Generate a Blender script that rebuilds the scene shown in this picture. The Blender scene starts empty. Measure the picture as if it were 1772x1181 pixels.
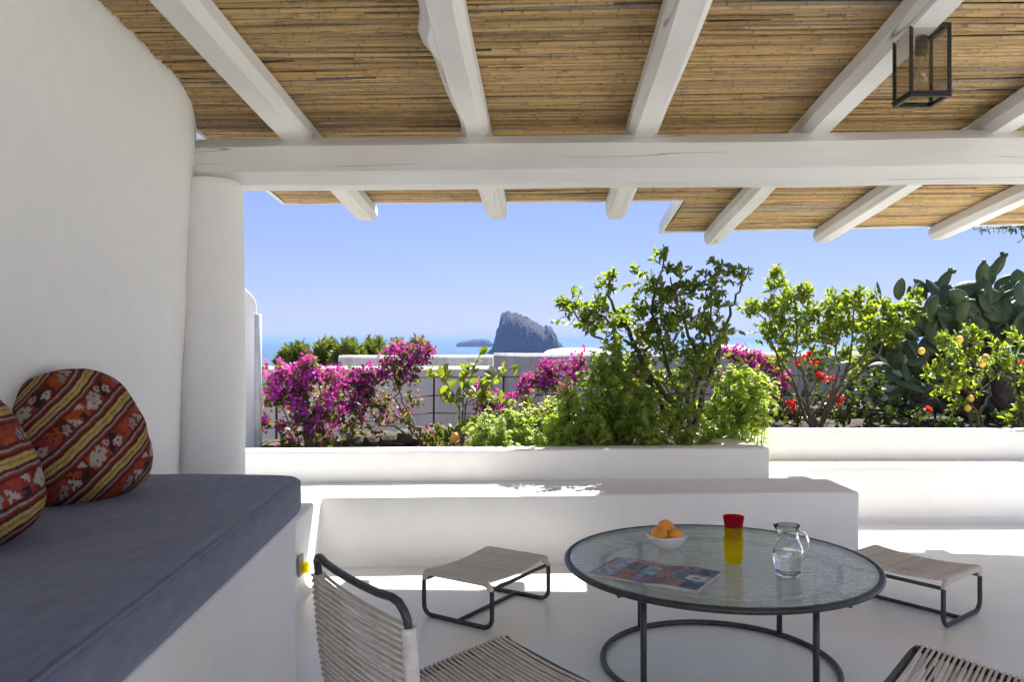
import bpy, bmesh, math, random
import numpy as np
from mathutils import Vector, Matrix, noise

random.seed(7)
rng = np.random.default_rng(7)
scene = bpy.context.scene
C = scene.collection
R = math.radians

# ------------------------------------------------------------------ camera, sky, sun, exposure
CAM_H, F = 1.274, 1400.0
cd = bpy.data.cameras.new('camera')
cd.sensor_width = 36
cd.lens = 36 * F / 1772
cd.clip_start = 0.05
cd.clip_end = 90000
cam = bpy.data.objects.new('camera', cd)
C.objects.link(cam)
cam.location = (0, 0, CAM_H)
cam.rotation_euler = (R(90), 0, 0)
scene.camera = cam

SUN = Vector((0.33, 0.615, 1.0)).normalized()          # towards the sun
SUN_EL = math.asin(SUN.z)
SUN_AZ = math.atan2(SUN.x, SUN.y)                      # clockwise from +Y
w = bpy.data.worlds.new('World')
scene.world = w
w.use_nodes = True
wn = w.node_tree
bg = wn.nodes['Background']
sky = wn.nodes.new('ShaderNodeTexSky')
sky.sky_type = 'NISHITA'
sky.sun_disc = False
sky.sun_elevation = SUN_EL
sky.sun_rotation = SUN_AZ
sky.altitude = 50
sky.air_density = 1.0
sky.dust_density = 0.0
sky.ozone_density = 4.5
tint = wn.nodes.new('ShaderNodeMixRGB')              # camera white balance of the blue, even over the whole sky
tint.blend_type = 'MULTIPLY'
tint.inputs[0].default_value = 1.0
tint.inputs[2].default_value = (0.91, 0.94, 1.42, 1)
gam = wn.nodes.new('ShaderNodeGamma')               # softer contrast over the whole dome
gam.inputs[1].default_value = 0.6
wn.links.new(sky.outputs[0], gam.inputs[0])
wn.links.new(gam.outputs[0], tint.inputs[1])
wn.links.new(tint.outputs[0], bg.inputs[0])
bg.inputs[1].default_value = 0.060
sd = bpy.data.lights.new('sun', 'SUN')
sd.energy = 5.0
sd.angle = R(0.5)
sd.color = (1.0, 0.985, 0.90)
sun = bpy.data.objects.new('sun', sd)
C.objects.link(sun)
sun.location = (4, 8, 12)
sun.rotation_euler = SUN.to_track_quat('Z', 'Y').to_euler()
scene.view_settings.view_transform = 'Standard'
scene.view_settings.look = 'None'
scene.view_settings.exposure = 1.84
scene.view_settings.gamma = 1
scene.view_settings.use_curve_mapping = False
scene.cycles.max_bounces = 14
scene.cycles.diffuse_bounces = 8
scene.cycles.transmission_bounces = 10
scene.cycles.transparent_max_bounces = 12


# ------------------------------------------------------------------ helpers
def at(u, v, Y):
    """the point of the place seen at photo pixel (u, v) when it stands Y metres ahead"""
    return Vector(((u - 886) * Y / F, Y, CAM_H - (v - 590.5) * Y / F))


def on(u, v, z):
    Y = (CAM_H - z) * F / (v - 590.5)
    return Vector(((u - 886) * Y / F, Y, z))


def tag(o, label=None, cat=None, group=None, kind=None):
    if label: o['label'] = label
    if cat: o['category'] = cat
    if group: o['group'] = group
    if kind: o['kind'] = kind
    return o


def empty(name, loc=(0, 0, 0), rz=0.0, label=None, cat=None, group=None):
    o = bpy.data.objects.new(name, None)
    o.empty_display_size = 0.1
    C.objects.link(o)
    o.location = loc
    o.rotation_euler = (0, 0, rz)
    return tag(o, label, cat, group)


def link(name, me, parent=None, loc=None):
    o = bpy.data.objects.new(name, me)
    C.objects.link(o)
    if parent is not None:
        o.parent = parent
    if loc is not None:
        o.location = loc
    return o


def smooth(me, on_=True):
    me.polygons.foreach_set('use_smooth', [on_] * len(me.polygons))


class MB:
    """collects verts and faces, links them as one mesh object"""
    def __init__(self):
        self.v, self.f, self.c = [], [], []

    def add(self, vs, fs, col=None):
        n = len(self.v)
        self.v += [tuple(p) for p in vs]
        self.f += [tuple(i + n for i in f) for f in fs]
        if col is not None:
            self.c += [col] * len(vs)

    def box(self, c, s, rz=0.0, bev=0.0):
        x, y, z = s[0] / 2, s[1] / 2, s[2] / 2
        m = Matrix.Rotation(rz, 3, 'Z')
        c = Vector(c)
        vs = [c + m @ Vector((sx * x, sy * y, sz * z)) for sz in (-1, 1) for sy in (-1, 1) for sx in (-1, 1)]
        self.add(vs, [(0, 2, 3, 1), (4, 5, 7, 6), (0, 1, 5, 4), (2, 6, 7, 3), (0, 4, 6, 2), (1, 3, 7, 5)])

    def tube(self, path, rad, n=8, cap=True, closed=False, col=None):
        path = [Vector(p) for p in path]
        m = len(path)
        if not hasattr(rad, '__len__'):
            rad = [rad] * m
        vs, fs = [], []
        up = None
        for i, p in enumerate(path):
            if closed:
                t = path[(i + 1) % m] - path[i - 1]
            else:
                t = path[min(i + 1, m - 1)] - path[max(i - 1, 0)]
            if t.length < 1e-9:
                t = Vector((0, 0, 1))
            t.normalize()
            if up is None:
                up = Vector((0, 0, 1)) if abs(t.z) < 0.9 else Vector((1, 0, 0))
            a = t.cross(up)
            if a.length < 1e-6:
                a = t.orthogonal()
            a.normalize()
            b = a.cross(t).normalized()
            up = b
            for k in range(n):
                an = 2 * math.pi * k / n
                vs.append(p + (a * math.cos(an) + b * math.sin(an)) * rad[i])
        for i in range(m if closed else m - 1):
            j = (i + 1) % m
            for k in range(n):
                l = (k + 1) % n
                fs.append((i * n + k, i * n + l, j * n + l, j * n + k))
        if cap and not closed:
            fs.append(tuple(range(n - 1, -1, -1)))
            fs.append(tuple((m - 1) * n + k for k in range(n)))
        self.add(vs, fs, col)

    def lathe(self, prof, c=(0, 0, 0), n=32, sq=0.0):
        """prof: list of (r, z); sq squares the section"""
        c = Vector(c)
        vs, fs = [], []
        for r, z in prof:
            for k in range(n):
                a = 2 * math.pi * k / n
                q = 1.0
                if sq:
                    q = 1 / max(abs(math.cos(a)), abs(math.sin(a)))
                    q = 1 + (q - 1) * sq
                vs.append(c + Vector((r * q * math.cos(a), r * q * math.sin(a), z)))
        for i in range(len(prof) - 1):
            for k in range(n):
                l = (k + 1) % n
                fs.append((i * n + k, i * n + l, (i + 1) * n + l, (i + 1) * n + k))
        self.add(vs, fs)

    def mesh(self, name, mat=None, sm=False):
        me = bpy.data.meshes.new(name)
        me.from_pydata(self.v, [], self.f)
        if mat is not None:
            me.materials.append(mat)
        if self.c and len(self.c) == len(self.v):
            ca = me.color_attributes.new('tint', 'FLOAT_COLOR', 'POINT')
            ca.data.foreach_set('color', np.array([(c[0], c[1], c[2], 1.0) for c in self.c], dtype=np.float32).ravel())
        if sm:
            smooth(me)
        me.update()
        return me

    def build(self, name, mat=None, parent=None, sm=False, loc=None):
        return link(name, self.mesh(name, mat, sm), parent, loc)


def bevel_mesh(me, off, seg=3):
    bm = bmesh.new()
    bm.from_mesh(me)
    bmesh.ops.recalc_face_normals(bm, faces=bm.faces)
    ed = [e for e in bm.edges if len(e.link_faces) == 2 and e.calc_face_angle(0) > R(20)]
    bmesh.ops.bevel(bm, geom=ed, offset=off, segments=seg, profile=0.5, affect='EDGES', clamp_overlap=True)
    bm.to_mesh(me)
    bm.free()
    smooth(me)
    me.update()
    return me


def prism(poly, z0, z1):
    b = MB()
    n = len(poly)
    vs = [(x, y, z0) for x, y in poly] + [(x, y, z1) for x, y in poly]
    fs = [tuple(range(n - 1, -1, -1)), tuple(range(n, 2 * n))]
    fs += [(i, (i + 1) % n, n + (i + 1) % n, n + i) for i in range(n)]
    b.add(vs, fs)
    return b


def rbox(name, c, s, mat, parent=None, bev=0.01, rz=0.0, seg=2):
    b = MB()
    b.box(c, s, rz)
    me = b.mesh(name, mat)
    bevel_mesh(me, bev, seg)
    return link(name, me, parent)


def arc(c, r, a0, a1, n, f):
    """points on an arc in a plane given by f(x, y)"""
    return [f(c[0] + r * math.cos(a0 + (a1 - a0) * i / n), c[1] + r * math.sin(a0 + (a1 - a0) * i / n)) for i in range(n + 1)]


# ------------------------------------------------------------------ materials
def mat_new(name):
    m = bpy.data.materials.new(name)
    m.use_nodes = True
    nt = m.node_tree
    return m, nt, nt.nodes['Principled BSDF']


def N(nt, t, **kw):
    n = nt.nodes.new(t)
    for k, v in kw.items():
        setattr(n, k, v)
    return n


def rampnode(nt, fac, stops, interp='LINEAR'):
    r = N(nt, 'ShaderNodeValToRGB')
    r.color_ramp.interpolation = interp
    e = r.color_ramp.elements
    while len(e) < len(stops):
        e.new(0.5)
    for i, (p, c) in enumerate(stops):
        e[i].position = p
        e[i].color = (c[0], c[1], c[2], 1)
    nt.links.new(fac, r.inputs[0])
    return r


def coords(nt, scale=(1, 1, 1), kind='Object', rot=(0, 0, 0)):
    tc = N(nt, 'ShaderNodeTexCoord')
    mp = N(nt, 'ShaderNodeMapping')
    mp.inputs['Scale'].default_value = scale
    mp.inputs['Rotation'].default_value = rot
    nt.links.new(tc.outputs[kind], mp.inputs[0])
    return mp.outputs[0]


def noisetex(nt, vec, scale, detail=4, rough=0.55):
    n = N(nt, 'ShaderNodeTexNoise')
    n.inputs['Scale'].default_value = scale
    n.inputs['Detail'].default_value = detail
    n.inputs['Roughness'].default_value = rough
    nt.links.new(vec, n.inputs['Vector'])
    return n.outputs['Fac']


def bumpnode(nt, h, strength, dist, prev=None):
    b = N(nt, 'ShaderNodeBump')
    b.inputs['Strength'].default_value = strength
    b.inputs['Distance'].default_value = dist
    nt.links.new(h, b.inputs['Height'])
    if prev is not None:
        nt.links.new(prev, b.inputs['Normal'])
    return b.outputs[0]


def m_plain(name, col, rough=0.6, metal=0.0, var=0.12, scale=20, bump=0.0, bd=0.002, spec=None):
    m, nt, p = mat_new(name)
    v = coords(nt)
    f = noisetex(nt, v, scale, 5)
    lo = [c * (1 - var) for c in col]
    hi = [min(1, c * (1 + var)) for c in col]
    r = rampnode(nt, f, [(0.3, lo), (0.7, hi)])
    nt.links.new(r.outputs[0], p.inputs['Base Color'])
    p.inputs['Roughness'].default_value = rough
    p.inputs['Metallic'].default_value = metal
    if spec is not None:
        p.inputs['Specular IOR Level'].default_value = spec
    if bump:
        nt.links.new(bumpnode(nt, f, bump, bd), p.inputs['Normal'])
    return m


def m_plaster(name, col, fine=1.0, stain=0.035, streak=False):
    m, nt, p = mat_new(name)
    v = coords(nt)
    big = noisetex(nt, v, 1.3, 3)
    mid = noisetex(nt, v, 9, 5, 0.6)
    fin = noisetex(nt, v, 140, 3)
    lo = [c * (1 - stain) for c in col]
    if streak:
        mid = noisetex(nt, coords(nt, (7, 7, 0.9)), 1.6, 6, 0.65)
    r = rampnode(nt, mid, [(0.3, lo), (0.62, col)])
    nt.links.new(r.outputs[0], p.inputs['Base Color'])
    p.inputs['Roughness'].default_value = 0.75
    p.inputs['Specular IOR Level'].default_value = 0.25
    n1 = bumpnode(nt, big, 0.35, 0.05)
    n2 = bumpnode(nt, mid, 0.22 * fine, 0.010, n1)
    n3 = bumpnode(nt, fin, 0.25 * fine, 0.0015, n2)
    nt.links.new(n3, p.inputs['Normal'])
    return m


M = {}
M['plaster'] = m_plaster('white_plaster', (0.82, 0.81, 0.785))
M['plaster_old'] = m_plaster('weathered_plaster', (0.54, 0.52, 0.51), 1.6, 0.42, True)
M['plaster_far'] = m_plaster('garden_plaster', (0.62, 0.60, 0.59), 1.4, 0.16, True)

# polished resin floor
m, nt, p = mat_new('resin_floor')
v = coords(nt)
f1 = noisetex(nt, v, 1.6, 5, 0.6)
f2 = noisetex(nt, v, 22, 4)
r = rampnode(nt, f1, [(0.3, (0.745, 0.74, 0.725)), (0.7, (0.825, 0.82, 0.805))])
nt.links.new(r.outputs[0], p.inputs['Base Color'])
rr = rampnode(nt, noisetex(nt, v, 2.5, 2), [(0.3, (0.28,) * 3), (0.7, (0.34,) * 3)])
nt.links.new(rr.outputs[0], p.inputs['Roughness'])
nt.links.new(bumpnode(nt, noisetex(nt, v, 0.9, 2), 0.12, 0.01), p.inputs['Normal'])
M['floor'] = m

# whitewashed timber with drying cracks that run along local X
m, nt, p = mat_new('painted_timber')
v = coords(nt)
vs = coords(nt, (0.28, 8, 8))
big = noisetex(nt, coords(nt, (0.9, 3.5, 3.5)), 1.2, 3)
fine = noisetex(nt, coords(nt, (3, 40, 40)), 2, 4)
crk = noisetex(nt, vs, 1.0, 2, 0.4)
sub = N(nt, 'ShaderNodeMath', operation='SUBTRACT')
nt.links.new(crk, sub.inputs[0]); sub.inputs[1].default_value = 0.5
ab = N(nt, 'ShaderNodeMath', operation='ABSOLUTE'); nt.links.new(sub.outputs[0], ab.inputs[0])
gate = noisetex(nt, coords(nt, (0.8, 2, 2)), 1.7, 2)
gr = rampnode(nt, gate, [(0.55, (0, 0, 0)), (0.60, (1, 1, 1))])
cr = rampnode(nt, ab.outputs[0], [(0.0, (1, 1, 1)), (0.0045, (0, 0, 0))])
mul = N(nt, 'ShaderNodeMath', operation='MULTIPLY')
nt.links.new(gr.outputs[0], mul.inputs[0]); nt.links.new(cr.outputs[0], mul.inputs[1])
base = rampnode(nt, big, [(0.3, (0.66, 0.645, 0.62)), (0.65, (0.76, 0.745, 0.72))])
mx = N(nt, 'ShaderNodeMixRGB'); nt.links.new(mul.outputs[0], mx.inputs[0])
nt.links.new(base.outputs[0], mx.inputs[1]); mx.inputs[2].default_value = (0.22, 0.20, 0.18, 1)
nt.links.new(mx.outputs[0], p.inputs['Base Color'])
p.inputs['Roughness'].default_value = 0.62
p.inputs['Specular IOR Level'].default_value = 0.3
n1 = bumpnode(nt, big, 0.6, 0.03)
n2 = bumpnode(nt, fine, 0.15, 0.004, n1)
nt.links.new(n2, p.inputs['Normal'])
M['timber'] = m

# reeds: tint per reed, nodes and streaks
m, nt, p = mat_new('reed_cane')
a = N(nt, 'ShaderNodeAttribute', attribute_name='tint')
f = noisetex(nt, coords(nt, (3, 120, 120)), 1, 3)
g = noisetex(nt, coords(nt, (14, 30, 30)), 1, 4, 0.7)
st = rampnode(nt, g, [(0.30, (0.55, 0.5, 0.45)), (0.46, (1, 1, 1)), (0.75, (1.1, 1.08, 1.02))])
mx = N(nt, 'ShaderNodeMixRGB', blend_type='MULTIPLY'); mx.inputs[0].default_value = 1
nt.links.new(a.outputs['Color'], mx.inputs[1]); nt.links.new(st.outputs[0], mx.inputs[2])
nt.links.new(mx.outputs[0], p.inputs['Base Color'])
p.inputs['Roughness'].default_value = 0.5
nt.links.new(bumpnode(nt, f, 0.3, 0.002), p.inputs['Normal'])
M['cane'] = m

M['deck'] = m_plain('sun_block_sheet', (0.07, 0.05, 0.033), 0.9)  # for the added sun-blocking sheet; dark so gaps between reeds read dark
M['white_edge'] = m_plain('white_edge_board', (0.78, 0.77, 0.75), 0.6, var=0.04)
M['metal'] = m_plain('dark_bronze_metal', (0.045, 0.052, 0.052), 0.45, 0.35, 0.35, 40, 0.15)
M['lantern_metal'] = m_plain('black_iron', (0.022, 0.022, 0.02), 0.5, 0.3, 0.3, 60)
M['rust'] = m_plain('rusty_rebar', (0.055, 0.032, 0.026), 0.85, 0.1, 0.4, 60)
M['rope'] = m_plain('cotton_cord', (0.64, 0.60, 0.53), 0.9, 0, 0.12, 35, 0.4, 0.002)
M['stone'] = m_plain('rubble_stone', (0.11, 0.092, 0.076), 0.95, 0, 0.45, 9, 0.9, 0.03)
M['soil'] = m_plain('garden_soil', (0.045, 0.033, 0.024), 1.0, 0, 0.5, 25, 1.0, 0.03)
M['bark'] = m_plain('bark', (0.085, 0.065, 0.05), 0.95, 0, 0.35, 45, 0.8, 0.01)
M['stem'] = m_plain('green_brown_stem', (0.13, 0.11, 0.055), 0.9, 0, 0.3, 50, 0.4)
M['cactus_trunk'] = m_plain('corky_trunk', (0.075, 0.055, 0.042), 1.0, 0, 0.5, 18, 1.0, 0.03)
M['lemon'] = m_plain('lemon_peel', (0.75, 0.50, 0.06), 0.45, 0, 0.15, 9, 0.2, 0.001)
M['orange'] = m_plain('orange_peel', (0.78, 0.30, 0.025), 0.42, 0, 0.28, 14, 0.3, 0.001)
M['ceramic'] = m_plain('white_ceramic', (0.72, 0.70, 0.67), 0.25, 0, 0.03, 9)
M['petal_red'] = m_plain('red_petals', (0.55, 0.02, 0.03), 0.7, 0, 0.3, 60)
M['tan'] = m_plain('tan_stone_plate', (0.42, 0.33, 0.24), 0.8, 0, 0.2, 30)
M['paper'] = m_plain('paper_edge', (0.55, 0.50, 0.44), 0.8, 0, 0.2, 200)
M['pipe'] = m_plain('pale_grey_pipe', (0.55, 0.56, 0.58), 0.5, 0, 0.1, 8)

# sofa fabric
m, nt, p = mat_new('blue_grey_fabric')
f = noisetex(nt, coords(nt, (14, 3, 14)), 3, 5, 0.65)
wv = noisetex(nt, coords(nt, (350, 350, 350)), 1, 2)
wr = noisetex(nt, coords(nt, (2.2, 1.1, 2.2)), 2.2, 3)
r = rampnode(nt, f, [(0.3, (0.112, 0.121, 0.180)), (0.7, (0.156, 0.167, 0.240))])
nt.links.new(r.outputs[0], p.inputs['Base Color'])
p.inputs['Roughness'].default_value = 0.92
p.inputs['Specular IOR Level'].default_value = 0.15
p.inputs['Sheen Weight'].default_value = 0.25
n1 = bumpnode(nt, wr, 0.6, 0.03)
n2 = bumpnode(nt, wv, 0.3, 0.001, n1)
nt.links.new(n2, p.inputs['Normal'])
M['fabric'] = m

# kilim and printed paper: colour from the woven / printed pattern
def m_print(name, rough, weave):
    m, nt, p = mat_new(name)
    a = N(nt, 'ShaderNodeAttribute', attribute_name='tint')
    f = noisetex(nt, coords(nt, (1, 1, 1)), 60 if weave else 30, 4)
    st = rampnode(nt, f, [(0.3, (0.72, 0.72, 0.72)), (0.7, (1.1, 1.1, 1.1))])
    mx = N(nt, 'ShaderNodeMixRGB', blend_type='MULTIPLY'); mx.inputs[0].default_value = 1 if weave else 0.25
    nt.links.new(a.outputs['Color'], mx.inputs[1]); nt.links.new(st.outputs[0], mx.inputs[2])
    nt.links.new(mx.outputs[0], p.inputs['Base Color'])
    p.inputs['Roughness'].default_value = rough
    if weave:
        p.inputs['Specular IOR Level'].default_value = 0.1
        g = noisetex(nt, coords(nt), 260, 2)
        h = noisetex(nt, coords(nt), 9, 3)
        nt.links.new(bumpnode(nt, g, 0.4, 0.002, bumpnode(nt, h, 0.4, 0.02)), p.inputs['Normal'])
    return m
M['kilim'] = m_print('woven_kilim', 0.95, True)
M['print'] = m_print('glossy_print', 0.28, False)


def m_leaf(name, c_lo, c_hi, trans=0.5, rough=0.45, tr_gain=1.9):
    """thin leaf: reflects and lets light through; hue varies per leaf with its own tint value"""
    m, nt, p = mat_new(name)
    a = N(nt, 'ShaderNodeAttribute', attribute_name='tint')
    sep = N(nt, 'ShaderNodeSeparateColor'); nt.links.new(a.outputs['Color'], sep.inputs[0])
    oi = N(nt, 'ShaderNodeObjectInfo')
    ad = N(nt, 'ShaderNodeMath', operation='ADD'); nt.links.new(sep.outputs[0], ad.inputs[0])
    ml = N(nt, 'ShaderNodeMath', operation='MULTIPLY'); nt.links.new(oi.outputs['Random'], ml.inputs[0]); ml.inputs[1].default_value = 0.25
    nt.links.new(ml.outputs[0], ad.inputs[1])
    r = rampnode(nt, ad.outputs[0], [(0.0, c_lo), (1.0, c_hi)])
    nt.links.new(r.outputs[0], p.inputs['Base Color'])
    p.inputs['Roughness'].default_value = rough
    t = N(nt, 'ShaderNodeBsdfTranslucent')
    br = N(nt, 'ShaderNodeMixRGB', blend_type='MULTIPLY'); br.inputs[0].default_value = 1
    nt.links.new(r.outputs[0], br.inputs[1]); br.inputs[2].default_value = (tr_gain * 1.15, tr_gain, tr_gain * 0.4, 1)
    nt.links.new(br.outputs[0], t.inputs[0])
    mix = N(nt, 'ShaderNodeMixShader'); mix.inputs[0].default_value = trans
    nt.links.new(p.outputs[0], mix.inputs[1]); nt.links.new(t.outputs[0], mix.inputs[2])
    nt.links.new(mix.outputs[0], nt.nodes['Material Output'].inputs[0])
    return m


M['leaf_lemon'] = m_leaf('lemon_leaf', (0.06, 0.120, 0.016), (0.19, 0.26, 0.035))
M['leaf_young'] = m_leaf('young_lemon_leaf', (0.09, 0.17, 0.015), (0.23, 0.26, 0.03), 0.4, 0.45, 1.9)
M['leaf_pelarg'] = m_leaf('scented_geranium_leaf', (0.125, 0.205, 0.045), (0.245, 0.330, 0.080), 0.5, 0.65, 2.4)
M['leaf_boug'] = m_leaf('bougainvillea_leaf', (0.03, 0.055, 0.012), (0.10, 0.13, 0.025))
M['leaf_dark'] = m_leaf('dark_shrub_leaf', (0.02, 0.045, 0.010), (0.075, 0.12, 0.02), 0.25)
M['leaf_pine'] = m_leaf('pine_needle', (0.05, 0.085, 0.015), (0.16, 0.21, 0.05), 0.25, 0.6)
M['bract'] = m_leaf('magenta_bract', (0.20, 0.016, 0.22), (0.52, 0.06, 0.55), 0.4, 0.7, 1.3)
M['bract_old'] = m_leaf('faded_bract', (0.28, 0.18, 0.09), (0.45, 0.22, 0.20), 0.4, 0.7, 1.2)
M['red'] = m_leaf('red_geranium_petal', (0.42, 0.01, 0.02), (0.75, 0.05, 0.07), 0.3, 0.6, 1.1)

m, nt, p = mat_new('cactus_pad')
f = noisetex(nt, coords(nt), 7, 4)
oi = N(nt, 'ShaderNodeObjectInfo')
ad = N(nt, 'ShaderNodeMath', operation='ADD'); nt.links.new(f, ad.inputs[0])
ml = N(nt, 'ShaderNodeMath', operation='MULTIPLY_ADD'); nt.links.new(oi.outputs['Random'], ml.inputs[0]); ml.inputs[1].default_value = 0.5; ml.inputs[2].default_value = -0.25
nt.links.new(ml.outputs[0], ad.inputs[1])
r = rampnode(nt, ad.outputs[0], [(0.2, (0.024, 0.046, 0.014)), (0.8, (0.068, 0.104, 0.032))])
nt.links.new(r.outputs[0], p.inputs['Base Color'])
vo = N(nt, 'ShaderNodeTexVoronoi'); vo.inputs['Scale'].default_value = 11
nt.links.new(coords(nt), vo.inputs['Vector'])
dt = rampnode(nt, vo.outputs['Distance'], [(0.0, (1, 1, 1)), (0.22, (0, 0, 0))])
sp_ = rampnode(nt, vo.outputs['Distance'], [(0.0, (1, 1, 1)), (0.13, (0, 0, 0))])
sx_ = N(nt, 'ShaderNodeMixRGB'); nt.links.new(sp_.outputs[0], sx_.inputs[0]); nt.links.new(r.outputs[0], sx_.inputs[1]); sx_.inputs[2].default_value = (0.34, 0.30, 0.17, 1)
nt.links.new(sx_.outputs[0], p.inputs['Base Color'])
nt.links.new(bumpnode(nt, dt.outputs[0], 0.5, 0.006), p.inputs['Normal'])
p.inputs['Roughness'].default_value = 0.5
M['pad'] = m

# sea
m, nt, p = mat_new('sea_water')
f = noisetex(nt, coords(nt, (0.012, 0.05, 1)), 1, 5, 0.6)
f2 = noisetex(nt, coords(nt, (0.0006, 0.003, 1)), 1, 4, 0.6)
r = rampnode(nt, f2, [(0.3, (0.030, 0.080, 0.110)), (0.7, (0.045, 0.105, 0.140))])
nt.links.new(r.outputs[0], p.inputs['Base Color'])
p.inputs['Roughness'].default_value = 0.35
p.inputs['IOR'].default_value = 1.33
nt.links.new(bumpnode(nt, f, 1.0, 6.0), p.inputs['Normal'])
M['sea'] = m

m, nt, p = mat_new('sea_cliff_rock')
f = noisetex(nt, coords(nt, (1, 1, 0.35)), 0.06, 8, 0.65)
g = noisetex(nt, coords(nt), 0.02, 4)
mxm = N(nt, 'ShaderNodeMixRGB'); mxm.inputs[0].default_value = 0.35
nt.links.new(f, mxm.inputs[1]); nt.links.new(g, mxm.inputs[2])
r = rampnode(nt, mxm.outputs[0], [(0.38, (0.018, 0.018, 0.02)), (0.55, (0.042, 0.04, 0.040)), (0.68, (0.085, 0.078, 0.07))])
nt.links.new(r.outputs[0], p.inputs['Base Color'])
p.inputs['Roughness'].default_value = 1.0
nt.links.new(bumpnode(nt, f, 1.0, 6.0), p.inputs['Normal'])
M['cliff'] = m

M['terrain'] = m_plain('dry_hillside', (0.12, 0.11, 0.06), 1.0, 0, 0.4, 0.6, 0.5, 0.1)


def m_glass(name, col=(1, 1, 1), rough=0.0, ior=1.45, ripple=None):
    m, nt, p = mat_new(name)
    p.inputs['Base Color'].default_value = (*col, 1)
    p.inputs['Roughness'].default_value = rough
    p.inputs['IOR'].default_value = ior
    p.inputs['Transmission Weight'].default_value = 1.0
    if ripple:
        f = noisetex(nt, coords(nt, ripple[0]), 1, 3, 0.5)
        nt.links.new(bumpnode(nt, f, ripple[1], ripple[2]), p.inputs['Normal'])
    return m


def m_thin(name, tint, base, glos, ripple=None, refr=0.0, rough=0.03):
    """thin pane: lets light straight through, mirrors more towards grazing angles"""
    m, nt, p = mat_new(name)
    nt.nodes.remove(p)
    lw = N(nt, 'ShaderNodeLayerWeight')
    pw = N(nt, 'ShaderNodeMath', operation='POWER'); nt.links.new(lw.outputs['Facing'], pw.inputs[0]); pw.inputs[1].default_value = 4.0
    lw.inputs[0].default_value = 0.5
    ma = N(nt, 'ShaderNodeMath', operation='MULTIPLY_ADD'); nt.links.new(pw.outputs[0], ma.inputs[0]); ma.inputs[1].default_value = glos; ma.inputs[2].default_value = base
    ma.use_clamp = True
    gl = N(nt, 'ShaderNodeBsdfGlossy'); gl.inputs['Roughness'].default_value = rough
    tr = N(nt, 'ShaderNodeBsdfTransparent'); tr.inputs[0].default_value = (*tint, 1)
    last = tr.outputs[0]
    if ripple:
        f = noisetex(nt, coords(nt, ripple[0]), 1, 3, 0.5)
        nb = bumpnode(nt, f, ripple[1], ripple[2])
        nt.links.new(nb, gl.inputs['Normal'])
        if refr:
            rf = N(nt, 'ShaderNodeBsdfRefraction'); rf.inputs['Color'].default_value = (*tint, 1); rf.inputs['IOR'].default_value = 1.5; rf.inputs['Roughness'].default_value = 0.05
            nt.links.new(nb, rf.inputs['Normal'])
            m2 = N(nt, 'ShaderNodeMixShader'); m2.inputs[0].default_value = refr
            nt.links.new(tr.outputs[0], m2.inputs[1]); nt.links.new(rf.outputs[0], m2.inputs[2])
            last = m2.outputs[0]
    if refr:
        df = N(nt, 'ShaderNodeBsdfDiffuse'); df.inputs['Color'].default_value = (0.74, 0.84, 0.82, 1)
        tl = N(nt, 'ShaderNodeBsdfTranslucent'); tl.inputs['Color'].default_value = (0.80, 0.90, 0.88, 1)
        nt.links.new(nb, df.inputs['Normal'])
        m3 = N(nt, 'ShaderNodeMixShader'); nt.links.new(df.outputs[0], m3.inputs[1]); nt.links.new(tl.outputs[0], m3.inputs[2])
        m4 = N(nt, 'ShaderNodeMixShader'); m4.inputs[0].default_value = 0.27
        nt.links.new(last, m4.inputs[1]); nt.links.new(m3.outputs[0], m4.inputs[2])
        last = m4.outputs[0]
    mix = N(nt, 'ShaderNodeMixShader')
    nt.links.new(ma.outputs[0], mix.inputs[0]); nt.links.new(last, mix.inputs[1]); nt.links.new(gl.outputs[0], mix.inputs[2])
    nt.links.new(mix.outputs[0], nt.nodes['Material Output'].inputs[0])
    return m


def m_tumbler(name, col):
    m, nt, p = mat_new(name)
    p.inputs['Base Color'].default_value = (*col, 1)
    p.inputs['Roughness'].default_value = 0.12
    tl = N(nt, 'ShaderNodeBsdfTranslucent'); tl.inputs[0].default_value = (*col, 1)
    tr = N(nt, 'ShaderNodeBsdfTransparent'); tr.inputs[0].default_value = (*[min(1, c * 1.3) for c in col], 1)
    a = N(nt, 'ShaderNodeMixShader'); a.inputs[0].default_value = 0.5
    nt.links.new(p.outputs[0], a.inputs[1]); nt.links.new(tl.outputs[0], a.inputs[2])
    c = N(nt, 'ShaderNodeMixShader'); c.inputs[0].default_value = 0.72
    nt.links.new(a.outputs[0], c.inputs[1]); nt.links.new(tr.outputs[0], c.inputs[2])
    nt.links.new(c.outputs[0], nt.nodes['Material Output'].inputs[0])
    return m


M['glass_top'] = m_thin('rippled_glass', (0.955, 0.985, 0.975), 0.07, 0.85, ((13, 48, 1), 1.0, 0.0065), 0.30, 0.03)
M['glass'] = m_glass('clear_glass', (0.97, 0.98, 0.98))
M['glass_red'] = m_tumbler('red_glass', (0.55, 0.012, 0.04))
M['glass_yellow'] = m_tumbler('yellow_glass', (0.80, 0.72, 0.015))
M['water'] = m_glass('water', (0.98, 0.99, 1.0), 0.0, 1.33)
M['pane'] = m_thin('lantern_pane', (0.88, 0.87, 0.85), 0.07, 0.30)

M['bulb'] = m_thin('bulb_glass', (0.93, 0.91, 0.86), 0.16, 0.75)

# ------------------------------------------------------------------ setting: sea, islands, terrain, floor
b = MB()
b.add([(-45000, -200, -40), (45000, -200, -40), (45000, 60000, -40), (-45000, 60000, -40)], [(0, 1, 2, 3)])
tag(b.build('sea', M['sea']), kind='structure')

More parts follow.
